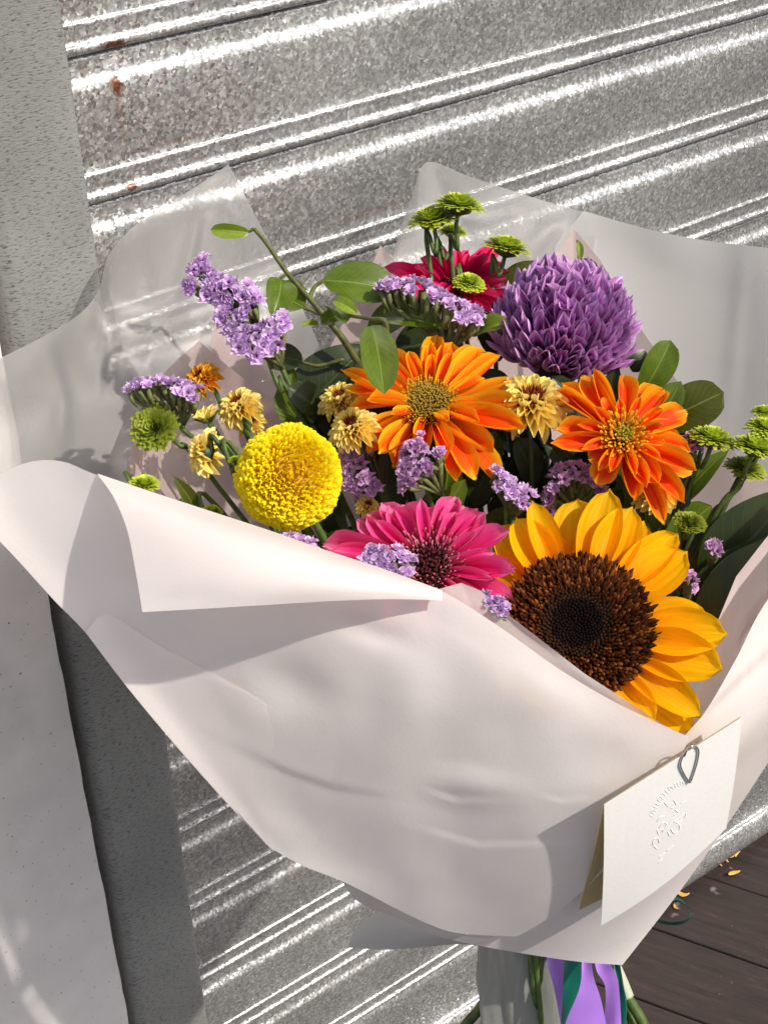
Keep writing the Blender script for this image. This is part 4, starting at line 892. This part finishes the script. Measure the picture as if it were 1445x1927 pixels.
cr = [([(400, 1385), (540, 1452), (620, 1480), (740, 1500)], 40, .0010, 'step'), ([(800, 1488), (860, 1506), (955, 1506)], 12, -.0012, 'step'), ([(780, 1555), (900, 1590), (1100, 1586)], 18, -.0008, 'step'), ([(1020, 1500), (1060, 1508), (1120, 1498)], 10, -.0007, 'step'),
      ([(600, 1180), (690, 1300), (760, 1420)], 60, .002, 'g'), ([(860, 1150), (900, 1300), (880, 1440)], 80, -.002, 'g')]
dn = [(1150, 1430, 110, 60, .005, -.3), (760, 1340, 60, 120, -.005, .2), (560, 1290, 90, 50, .0045, .5), (930, 1370, 80, 70, .004, .6), (700, 1190, 70, 25, .003, .3), (880, 1480, 90, 30, -.003, .1)]
sheet('panel', coons(top, bot, lef, rig, 150, 110), M_film, fr, 0.012, (.0020, 6), cr, 3, dents=dn); PANEL = LAST
# turned-over flap
ft = [(183, 891, .998), (290, 927, .981), (400, 963, .968), (510, 999, .958), (610, 1034, .951), (720, 1070, .946), (832, 1111, .940)]
fb = [(268, 1152, .938), (360, 1147, .928), (460, 1141, .921), (560, 1135, .919), (650, 1130, .921), (740, 1128, .928), (832, 1130, .937)]
fl_ = [(183, 891, .998), (215, 938, .975), (240, 1000, .958), (256, 1080, .945), (268, 1152, .938)]
frt = [(832, 1111, .940), (832, 1116, .938), (832, 1120, .937), (832, 1125, .937), (832, 1130, .937)]
sheet('flap', coons(ft, fb, fl_, frt, 80, 40), M_film, fr, .012, (.0012, 6), (), 5)
# lower layer that overlaps the left silhouette
lo = thing('wrapping_sheet', 'narrow frosted layer lying along the lower left edge of the front sheet', 'wrapping film', T4(P(350, 1350, 1.03)), GW)
L_top = [(163, 1186, 1), (205, 1158, 1), (300, 1215, 1), (430, 1283, 1), (540, 1345, 1), (640, 1395, 1)]
L_bot = [(168, 1200, 1), (238, 1292, 1), (320, 1391, 1), (400, 1482, 1), (455, 1542, 1), (503, 1592, 1)]
Ls = coons(L_top, L_bot, [L_top[0], (166, 1193, 1), L_bot[0]], [L_top[-1], (640, 1470, 1), (580, 1550, 1), L_bot[-1]], 60, 40)
px_, py_, pd_ = [a.ravel() for a in PANEL]
D_ = np.zeros(Ls.shape[:2])
for a in range(Ls.shape[0]):
    for b in range(Ls.shape[1]):
        dx, dy = px_ - Ls[a, b, 0], py_ - Ls[a, b, 1]; q = dx * dx + dy * dy; k = np.argpartition(q, 16)[:16]
        w_ = np.exp(-q[k] / 400.); A_ = np.stack([np.ones(16), dx[k], dy[k]], 1) * w_[:, None]
        D_[a, b] = np.linalg.lstsq(A_, pd_[k] * w_, rcond=None)[0][0] if q[k].min() < 900 else pd_[k[0]]
u_ = np.linspace(0, 1, 60)[None]; Ls[..., 2] = D_ - .006 * (1 - u_ ** 1.5 * 1.6)
sheet('sheet', Ls, M_film, lo, 0, (0, 8))

# outer right sheet
ro = thing('wrapping_sheet', 'lavender grey outer wrapping sheet behind the greeting card at lower right', 'wrapping film', T4(P(1200, 1600, 1.08)), GW)
t_ = [(1282, 1392, .960), (1330, 1335, .966), (1385, 1240, .974), (1445, 1128, .984), (1580, 960, 1.0)]
b_ = [(850, 1770, 1.075), (930, 1786, 1.08), (1020, 1801, 1.088), (1100, 1812, 1.095), (1171, 1817, 1.10)]
l_s = [(1282, 1392, .958), (1235, 1500, .985), (1150, 1610, 1.012), (1020, 1710, 1.056), (850, 1770, 1.075)]
r_s = [(1580, 960, .99), (1600, 1180, 1.02), (1480, 1380, 1.045), (1370, 1550, 1.07), (1270, 1690, 1.09), (1171, 1817, 1.10)]
sheet('sheet', coons(t_, b_, l_s, r_s, 70, 70), M_film, ro, .02, (.002, 5), ([([(1330, 1340), (1420, 1250), (1520, 1160)], 18, .004, 'step')]), 11)
# strip showing under the front sheet at the bottom
un = thing('wrapping_sheet', 'grey curled end of film poking out under the bottom of the wrap, against the shutter', 'wrapping film', T4(P(750, 1760, 1.15)), GW)
t_ = [(676, 1738, 1.16), (720, 1716, 1.15), (790, 1735, 1.14), (860, 1768, 1.13), (960, 1775, 1.125)]
b_ = [(655, 1784, 1.17), (720, 1788, 1.16), (790, 1784, 1.15), (870, 1778, 1.14), (960, 1790, 1.13)]
sheet('sheet', coons(t_, b_, [(676, 1738, 1.16), (662, 1760, 1.165), (655, 1784, 1.17)], [(960, 1775, 1.125), (960, 1782, 1.13), (960, 1790, 1.13)], 40, 14), M_filmr, un, .006, (.001, 12), (), 12)
# left end of it, darker inner layer
t_ = [(640, 1655, 1.06), (720, 1695, 1.065), (800, 1735, 1.07), (880, 1760, 1.07), (975, 1762, 1.07)]
b_ = [(700, 1712, 1.085), (750, 1728, 1.085), (810, 1758, 1.085), (860, 1772, 1.085), (975, 1790, 1.085)]
sheet('under_layer', coons(t_, b_, [t_[0], (665, 1690, 1.075), b_[0]], [t_[-1], (975, 1777, 1.078), b_[-1]], 40, 10), M_film, un, .0, (.001, 12), (), 13)

# back sheets
bl = thing('wrapping_sheet', 'see-through frosted back sheet at the left, its pointed top leaning on the shutter', 'wrapping film', T4(P(300, 700, 1.2)), GW)
t_ = [(-60, 700, 1.12), (20, 664, 1.14), (90, 628, 1.15), (150, 590, 1.16), (186, 545, 1.175), (203, 482, 1.19), (250, 428, 1.215), (330, 375, 1.24), (385, 340, 1.255), (430, 308, 1.265)]
b_ = [(560, 1560, 1.16), (700, 1620, 1.17), (850, 1690, 1.19), (1000, 1740, 1.21)]
l_s = [(-60, 700, 1.12), (-70, 860, 1.12), (40, 1010, 1.11), (200, 1190, 1.12), (380, 1400, 1.14), (560, 1560, 1.16)]
r_s = [(430, 308, 1.265), (478, 400, 1.26), (540, 520, 1.25), (650, 760, 1.24), (850, 1250, 1.23), (1000, 1740, 1.21)]
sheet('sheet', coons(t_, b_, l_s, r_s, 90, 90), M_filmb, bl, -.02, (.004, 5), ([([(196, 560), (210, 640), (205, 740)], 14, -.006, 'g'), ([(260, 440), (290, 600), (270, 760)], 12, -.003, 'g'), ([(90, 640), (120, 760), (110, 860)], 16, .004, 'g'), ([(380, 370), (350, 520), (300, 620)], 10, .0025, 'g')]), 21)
bm2 = thing('wrapping_sheet', 'see-through frosted back sheet at the top middle, behind the tall green button mums', 'wrapping film', T4(P(900, 500, 1.3)), GW)
t_ = [(752, 432, 1.30), (775, 370, 1.32), (803, 305, 1.34), (880, 330, 1.345), (960, 357, 1.35), (1060, 388, 1.36), (1120, 402, 1.36)]
b_ = [(850, 1700, 1.22), (950, 1720, 1.22), (1060, 1740, 1.22)]
l_s = [(752, 432, 1.30), (735, 520, 1.295), (740, 700, 1.28), (780, 1200, 1.25), (850, 1700, 1.22)]
r_s = [(1120, 402, 1.36), (1120, 520, 1.34), (1100, 700, 1.31), (1080, 1200, 1.26), (1060, 1740, 1.22)]
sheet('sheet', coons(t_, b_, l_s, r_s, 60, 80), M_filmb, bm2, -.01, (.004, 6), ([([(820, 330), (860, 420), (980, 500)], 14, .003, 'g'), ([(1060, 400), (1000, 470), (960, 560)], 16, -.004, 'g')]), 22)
br = thing('wrapping_sheet', 'smooth grey frosted back sheet rising at the upper right behind the purple flower', 'wrapping film', T4(P(1350, 700, 1.3)), GW)
t_ = [(1098, 396, 1.355), (1180, 420, 1.35), (1260, 440, 1.34), (1350, 455, 1.33), (1450, 466, 1.31), (1640, 480, 1.28)]
b_ = [(980, 1720, 1.225), (1040, 1735, 1.22), (1110, 1720, 1.20), (1180, 1690, 1.19)]
l_s = [(1098, 396, 1.355), (1040, 480, 1.35), (1000, 700, 1.32), (980, 1200, 1.27), (980, 1720, 1.225)]
r_s = [(1640, 480, 1.28), (1680, 800, 1.22), (1560, 1200, 1.18), (1350, 1500, 1.17), (1180, 1690, 1.19)]
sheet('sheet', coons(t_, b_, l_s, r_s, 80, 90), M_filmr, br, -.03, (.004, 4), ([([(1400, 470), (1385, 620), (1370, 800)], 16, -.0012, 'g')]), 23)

# tissues
GT = 'pink tissue sheets inside the wrap'
def tissue(label, t_, b_, l_s, r_s, seed, nu=60, nv=70, bulge=-.02, mat=None, creases=()):
    o = thing('tissue_sheet', label, 'tissue paper', T4(P(*t_[len(t_) // 2])), GT)
    nu = (len(t_) - 1) * max(4, round(nu / (len(t_) - 1))) + 1
    sheet('sheet', coons(t_, b_, l_s, r_s, nu, nv, True), mat or M_tis, o, bulge, (.004, 7), creases, seed); return o
tissue('translucent pinkish tissue with a pointed top behind the left yellow chrysanthemums',
       [(236, 905, 1.10), (240, 868, 1.11), (262, 800, 1.13), (300, 710, 1.15), (335, 675, 1.16), (375, 641, 1.165), (430, 690, 1.165), (490, 735, 1.165), (560, 800, 1.17)],
       [(700, 1500, 1.16), (820, 1600, 1.18), (980, 1700, 1.2)], [(236, 905, 1.10), (260, 1010, 1.09), (420, 1220, 1.10), (700, 1500, 1.16)], [(560, 800, 1.17), (680, 1100, 1.19), (850, 1400, 1.2), (980, 1700, 1.2)], 31)
tissue('pale tissue point behind the highest lilac statice and the arching branch',
       [(395, 640, 1.20), (410, 590, 1.21), (440, 560, 1.215), (520, 640, 1.21), (600, 690, 1.21), (650, 600, 1.22), (690, 520, 1.23), (716, 460, 1.24), (750, 500, 1.24), (830, 540, 1.24)],
       [(850, 1650, 1.20), (930, 1690, 1.21), (1020, 1720, 1.215)], [(395, 640, 1.20), (450, 900, 1.19), (640, 1300, 1.19), (850, 1650, 1.20)], [(830, 540, 1.24), (880, 800, 1.24), (950, 1200, 1.22), (1020, 1720, 1.215)], 32)
tissue('crinkled pinkish tissue at the right, behind the green button mums and the round leaf',
       [(820, 540, 1.245), (930, 560, 1.26), (1035, 495, 1.27), (1080, 430, 1.28), (1130, 490, 1.27), (1200, 610, 1.24), (1290, 740, 1.21), (1390, 860, 1.18), (1560, 960, 1.15)],
       [(960, 1715, 1.215), (1050, 1720, 1.20), (1150, 1690, 1.18)], [(820, 540, 1.245), (860, 900, 1.24), (920, 1300, 1.22), (960, 1715, 1.215)], [(1560, 960, 1.15), (1500, 1200, 1.14), (1350, 1450, 1.14), (1150, 1690, 1.18)], 33, 80, 80)
tissue('pink-white tissue band curving round the right side of the sunflower',
       [(1262, 1385, .970), (1300, 1345, .980), (1345, 1230, .998), (1352, 1165, 1.008), (1385, 1085, 1.018), (1445, 1008, 1.025), (1560, 880, 1.03)],
       [(1180, 1560, 1.06), (1260, 1500, 1.05), (1350, 1380, 1.05), (1450, 1250, 1.05), (1640, 1050, 1.05)],
       [(1262, 1385, .970), (1240, 1440, 1.0), (1180, 1560, 1.06)], [(1560, 880, 1.03), (1600, 960, 1.04), (1640, 1050, 1.05)], 34, 90, 40, -.008, film_mat('pale_pink_tissue', (.84, .74, .73), (.90, .72, .70), .9, .4, .55, .2, .001, .45),
       [([(1300, 1395), (1375, 1240), (1400, 1170), (1470, 1080)], 10, .005, 'step'), ([(1330, 1330), (1400, 1190), (1480, 1110)], 9, -.005, 'step')])
tissue('small pointed corner of white tissue in front of the pink gerbera',
       [(815, 1112, .951), (842, 1104, .950), (868, 1097, .950), (905, 1112, .950), (960, 1160, .952), (1100, 1268, .955), (1270, 1378, .962)],
       [(815, 1180, .975), (900, 1230, .972), (1000, 1300, .972), (1100, 1360, .975), (1240, 1440, .985)],
       [(815, 1112, .951), (815, 1145, .96), (815, 1180, .975)], [(1270, 1378, .962), (1260, 1405, .97), (1240, 1440, .985)], 35, 60, 12, 0, film_mat('white_tissue', (.84, .79, .78), (.84, .74, .72), .92, .4, .6, .2))

# ================================================================== card, clip
M_card = plain('white_card_stock', (.90, .89, .86), .75, noise=.02, nscale=400, bump=.0001, transl=.05)
M_cream = plain('cream_card_lining', (.72, .60, .33), .75, noise=.02, nscale=400, transl=.3)
cA, cB, cC, cD = (1137, 1516, .942), (1396, 1351, .942), (1366, 1560, .995), (1131, 1743, 1.02)
card = thing('greeting_card', 'folded white greeting card with an embossed bouquet emblem, clipped to the right of the wrap', 'card', T4(P(*cA)))
def card_panel(name, a, b, c, d, mat, bow, off, sag=0):
    nu, nv = 14, 14; V = []
    A, B, C_, D_ = [P(*q) for q in (a, b, c, d)]; n = np.cross(B - A, D_ - A); n /= np.linalg.norm(n); n *= -1 if n @ cdir(0, 0, 1) < 0 else 1
    for s_ in (0, 1):
        for i in range(nv):
            v_ = i / (nv - 1)
            for j in range(nu):
                u_ = j / (nu - 1); p = (1 - u_) * (1 - v_) * A + u_ * (1 - v_) * B + u_ * v_ * C_ + (1 - u_) * v_ * D_
                p = p + n * (bow * math.sin(math.pi * u_) * v_ + bow * .6 * math.sin(math.pi * v_) - s_ * .0005 + off) + (A - D_) * sag * math.sin(math.pi * u_) * v_
                V.append(p)
    g = grid_faces(nv, nu); N = nu * nv; F2 = g + [tuple(q + N for q in reversed(f_)) for f_ in g]
    bd = [(i, i + 1) for i in range(nu - 1)] + [(i * nu + nu - 1, (i + 1) * nu + nu - 1) for i in range(nv - 1)] + [((nv - 1) * nu + i + 1, (nv - 1) * nu + i) for i in range(nu - 1)] + [((i + 1) * nu, i * nu) for i in range(nv - 1)]
    F2 += [(b_, a_, a_ + N, b_ + N) for a_, b_ in bd]
    return wpart(name, V, F2, mat, card, smooth=False), (A, B, C_, D_, n)
_, (A, B, C_, D_, cn) = card_panel('front_panel', cA, cB, cC, cD, M_card, .0025, 0, -.03)
card_panel('back_panel', (1138, 1517, .943), (1395, 1352, .943), (1350, 1575, 1.01), (1090, 1716, 1.033), M_cream, .002, -.001)
# embossed emblem: arc of tiny letters and a little drawn bouquet
mb = MB()
def card_surf(u_, v_):
    p = (1 - u_) * (1 - v_) * A + u_ * (1 - v_) * B + u_ * v_ * C_ + (1 - u_) * v_ * D_
    return p + cn * (.0025 * (math.sin(math.pi * u_) * v_ + .6 * math.sin(math.pi * v_))) - (A - D_) * .03 * math.sin(math.pi * u_) * v_
def to_px(p):
    q = R.T @ (p - CAM); return np.array([722.5 + FPX * q[0] / -q[2], 963.5 - FPX * q[1] / -q[2]])
def cp(x, y, h=.00002):
    uv_ = np.array([.5, .5]); tgt = np.array([x, y], float)
    for _ in range(8):
        f0 = to_px(card_surf(*uv_)); e = 1e-4
        J = np.stack([(to_px(card_surf(uv_[0] + e, uv_[1])) - f0) / e, (to_px(card_surf(uv_[0], uv_[1] + e)) - f0) / e], 1)
        uv_ = uv_ + np.linalg.solve(J, tgt - f0)
    return card_surf(*uv_) + cn * h
def stroke(pts, r=.00033):
    v, f, uv = tube([cp(*q) for q in pts], r, 5, 4 * len(pts)); mb.add(v, f, uv)
arc = catmull([(1226, 1536), (1236, 1514), (1254, 1490), (1275, 1476), (1296, 1474)], 17)
for i in range(16):
    x, y = arc[i]; k = i % 4; tx, ty = arc[i + 1] - arc[i]; L = math.hypot(tx, ty); tx, ty = tx / L, ty / L; nx_, ny_ = ty, -tx
    a_ = (x + nx_ * 4, y + ny_ * 4); b_ = (x - nx_ * 4, y - ny_ * 4)
    stroke([a_, b_], .00028)
    if k == 0: stroke([b_, (b_[0] + tx * 4, b_[1] + ty * 4)], .00028)
    if k == 1: stroke([a_, (a_[0] + tx * 4, a_[1] + ty * 4), (x + tx * 4, y + ty * 4)], .00028)
    if k == 2: stroke([(x, y), (x + tx * 4, y + ty * 4)], .00028)
for q in [[(1250, 1510), (1258, 1518), (1266, 1512)], [(1262, 1522), (1272, 1516), (1268, 1506)], [(1282, 1512), (1290, 1508)], [(1236, 1546), (1242, 1538), (1250, 1536)], [(1240, 1558), (1248, 1548), (1254, 1552), (1246, 1566)], [(1268, 1548), (1278, 1540), (1290, 1530), (1286, 1542), (1272, 1550)], [(1236, 1562), (1240, 1570), (1248, 1560)],
          [(1262, 1560), (1268, 1568), (1278, 1562), (1278, 1552)], [(1228, 1590), (1230, 1580), (1238, 1578), (1240, 1586)], [(1230, 1592), (1236, 1598)], [(1256, 1566), (1260, 1574)], [(1240, 1614), (1250, 1606)], [(1254, 1602), (1266, 1592)], [(1238, 1624), (1246, 1618)], [(1270, 1524), (1276, 1530), (1268, 1534)]]:
    stroke(q, .00034)
v, f, uv, c = mb.arrays(); wpart('embossed_emblem', v, f, M_card, card)
clip = thing('paper_clip', 'teardrop-shaped silver wire paper clip holding the card to the wrap', 'paper clip', T4(P(1298, 1440, .942)))
def clpt(x, y): return cp(x, y, .0010)
pts = [clpt(1286, 1422), clpt(1292, 1408) , clpt(1300, 1402) , clpt(1309, 1404), clpt(1313, 1414), clpt(1309, 1436), clpt(1302, 1458), clpt(1296, 1471), clpt(1290, 1463), clpt(1280, 1444), clpt(1279, 1434), clpt(1284, 1420), clpt(1291, 1409)]
v, f, uv = tube(pts, .00055, 8, 90); wpart('wire', v, f, plain('steel_wire', (.55, .55, .55), .2, 1.), clip)

# ================================================================== bag, ribbons, bottom stems
M_bag = film_mat('clear_bag_film', (.42, .43, .40), (.42, .43, .40), .78, .15, .22, .6, .003)
bag = thing('stem_bag', 'crumpled clear plastic bag around the stems under the wrap', 'bag', T4(P(985, 1850, 1.18)))
V = []; nr, ns = 30, 60
for i in range(nr):
    q = i / (nr - 1); c0 = P(985 + 6 * q, 1765 + 240 * q, 1.20)
    for s in range(ns + 1):
        a = 2 * math.pi * s / ns; rad = px(80, 1.2) * (1 + .03 * math.sin(q * 3))
        fold = 1 + .10 * math.sin(a * 7 + q * 2.2) + .05 * math.sin(a * 13 + 3 * q) + .06 * float(vnoise(np.array(a * 3.), np.array(q * 6.), 40))
        V.append(c0 + cdir(1, 0, 0) * rad * fold * math.cos(a) + cdir(0, .55, .83) * rad * .55 * fold * math.sin(a))
wpart('bag_film', V, grid_faces(nr, ns + 1), M_bag, bag)
M_rib_p = plain('purple_satin', (.36, .17, .62), .32, noise=.12, nscale=30, transl=.05, spec=.6)
M_rib_g = plain('dark_green_satin', (.006, .12, .09), .45, noise=.1, nscale=30, spec=.3, transl=.2)
def ribbon(name, label, cat, strips, mat, group=None):
    t = thing(name, label, cat, T4(P(*strips[0][0][0])), group)
    for L_, R_ in strips:
        a = catmull([P(*q) for q in L_], 26); b = catmull([P(*q) for q in R_], 26); V = []
        for i in range(26):
            n = np.cross(b[i] - a[i], (a[min(25, i + 1)] - a[max(0, i - 1)])); n /= np.linalg.norm(n) + 1e-9
            for j in range(5): u = j / 4; V.append(a[i] * (1 - u) + b[i] * u + n * .0022 * math.sin(math.pi * u + i * .12) * (1 + .5 * math.sin(i * .4)))
        wpart('tail', V, grid_faces(26, 5), mat, t)
    return t
ribbon('ribbon', 'purple satin ribbon tails hanging below the wrap over the stems', 'ribbon',
       [([(1025, 1765, 1.152), (1030, 1815, 1.152), (1042, 1860, 1.152), (1055, 1930, 1.152), (1060, 2000, 1.152)], [(1062, 1765, 1.152), (1064, 1815, 1.152), (1068, 1860, 1.152), (1076, 1930, 1.152), (1080, 2000, 1.152)]),
        ([(1092, 1765, 1.150), (1092, 1812, 1.147), (1078, 1880, 1.142), (1060, 1930, 1.142), (1040, 2000, 1.142)], [(1112, 1765, 1.150), (1114, 1830, 1.147), (1130, 1880, 1.142), (1140, 1930, 1.142), (1150, 2000, 1.142)]),
        ([(1115, 1765, 1.157), (1122, 1825, 1.157), (1139, 1860, 1.154), (1138, 1930, 1.152), (1132, 2000, 1.152)], [(1146, 1765, 1.157), (1150, 1815, 1.157), (1163, 1850, 1.154), (1168, 1930, 1.152), (1170, 2000, 1.152)])], M_rib_p)
ribbon('ribbon', 'dark green satin ribbon between the purple tails, its loop sticking out over the floor', 'ribbon',
       [([(1062, 1765, 1.147), (1062, 1815, 1.142), (1060, 1860, 1.142), (1056, 1930, 1.142), (1048, 2000, 1.142)], [(1094, 1765, 1.147), (1094, 1815, 1.142), (1090, 1860, 1.142), (1062, 1930, 1.142), (1056, 2000, 1.142)]),
        ([(1148, 1765, 1.156), (1154, 1815, 1.154), (1164, 1850, 1.152), (1170, 1890, 1.152), (1166, 1960, 1.152)], [(1160, 1765, 1.156), (1166, 1815, 1.154), (1172, 1850, 1.152), (1174, 1890, 1.154), (1172, 1960, 1.154)]),
        ([(1200, 1690, 1.15), (1245, 1695, 1.15), (1275, 1690, 1.145), (1296, 1704, 1.14), (1303, 1722, 1.14), (1290, 1738, 1.15), (1262, 1740, 1.16), (1225, 1733, 1.165)], [(1200, 1682, 1.165), (1245, 1684, 1.165), (1278, 1696, 1.16), (1290, 1708, 1.16), (1296, 1722, 1.16), (1286, 1728, 1.165), (1262, 1732, 1.17), (1225, 1726, 1.175)])], M_rib_g)
cs = thing('cut_stem', 'thick green cut stem with a torn pale sheath poking out at bottom right', 'stem', T4(P(1190, 1890, 1.2)))
twig(cs, [(1150, 1800, 1.2), (1180, 1875, 1.2), (1205, 1918, 1.2), (1240, 1990, 1.2)], .0042, .0046, M_stem)
twig(cs, [(1160, 1850, 1.215), (1185, 1910, 1.215), (1200, 1990, 1.215)], .0036, .0038, M_stem)
twig(cs, [(1158, 1822, 1.195), (1170, 1850, 1.195), (1181, 1878, 1.195)], .005, .0052, plain('pale_sheath', (.45, .48, .36), .6), 'sheath')
cs2 = thing('cut_stem', 'olive green cut stem showing at the left side of the plastic bag', 'stem', T4(P(900, 1905, 1.22)))
twig(cs2, [(930, 1840, 1.23), (905, 1895, 1.23), (880, 1925, 1.23), (840, 1980, 1.23)], .004, .0045, M_stem)
# fallen bits on the floor
M_bit = plain('dry_yellow_leaf_bit', (.75, .42, .10), .7, noise=.2, nscale=200)
bits = [(1379, 1643, 12, 'curved dry yellow fragment on the dark boards, lying farthest from the shutter'), (1384, 1607, 11, 'dry yellow fragment nearest the shutter edge at the right'), (1371, 1612, 10, 'dry yellow fragment touching the one nearest the shutter edge'), (1368, 1621, 5, 'tiny dry fragment between the larger yellow fragments'), (1357, 1629, 4, 'tiniest dry fragment just above the curved one'), (1283, 1684, 13, 'dry yellow fragment just above the green ribbon loop'), (1270, 1708, 7, 'pale splinter seen through the green ribbon loop')]
for i, (x, y, rp, lb) in enumerate(bits):
    c = onZ(x, y, .003); dd = (c - CAM) @ cdir(0, 0, -1); r_ = px(rp, dd); t = thing('plant_fragment', lb, 'debris', T4(c), 'dry yellow fragments on the floor')
    V = []; Fc = []; an0 = random.random() * 6
    for j in range(9):
        q = j / 8 * 2 - 1; bend = .35 * q * q
        for (o_, h_) in ((-1, 0), (0, .25), (1, 0)):
            wd = .38 * math.sqrt(max(0.02, 1 - q * q)); V.append((r_ * q * 1.0, r_ * (o_ * wd + bend), .0 + r_ * h_ + r_ * .3 * q * q))
    for j in range(8):
        for k in range(2): a_ = j * 3 + k; Fc.append((a_, a_ + 3, a_ + 4, a_ + 1))
    part('fragment', mkmesh('fragment', V, Fc, M_bit), t, Matrix.Rotation(an0 if i else 2.8, 4, 'Z'))
print('objects', len(bpy.data.objects))
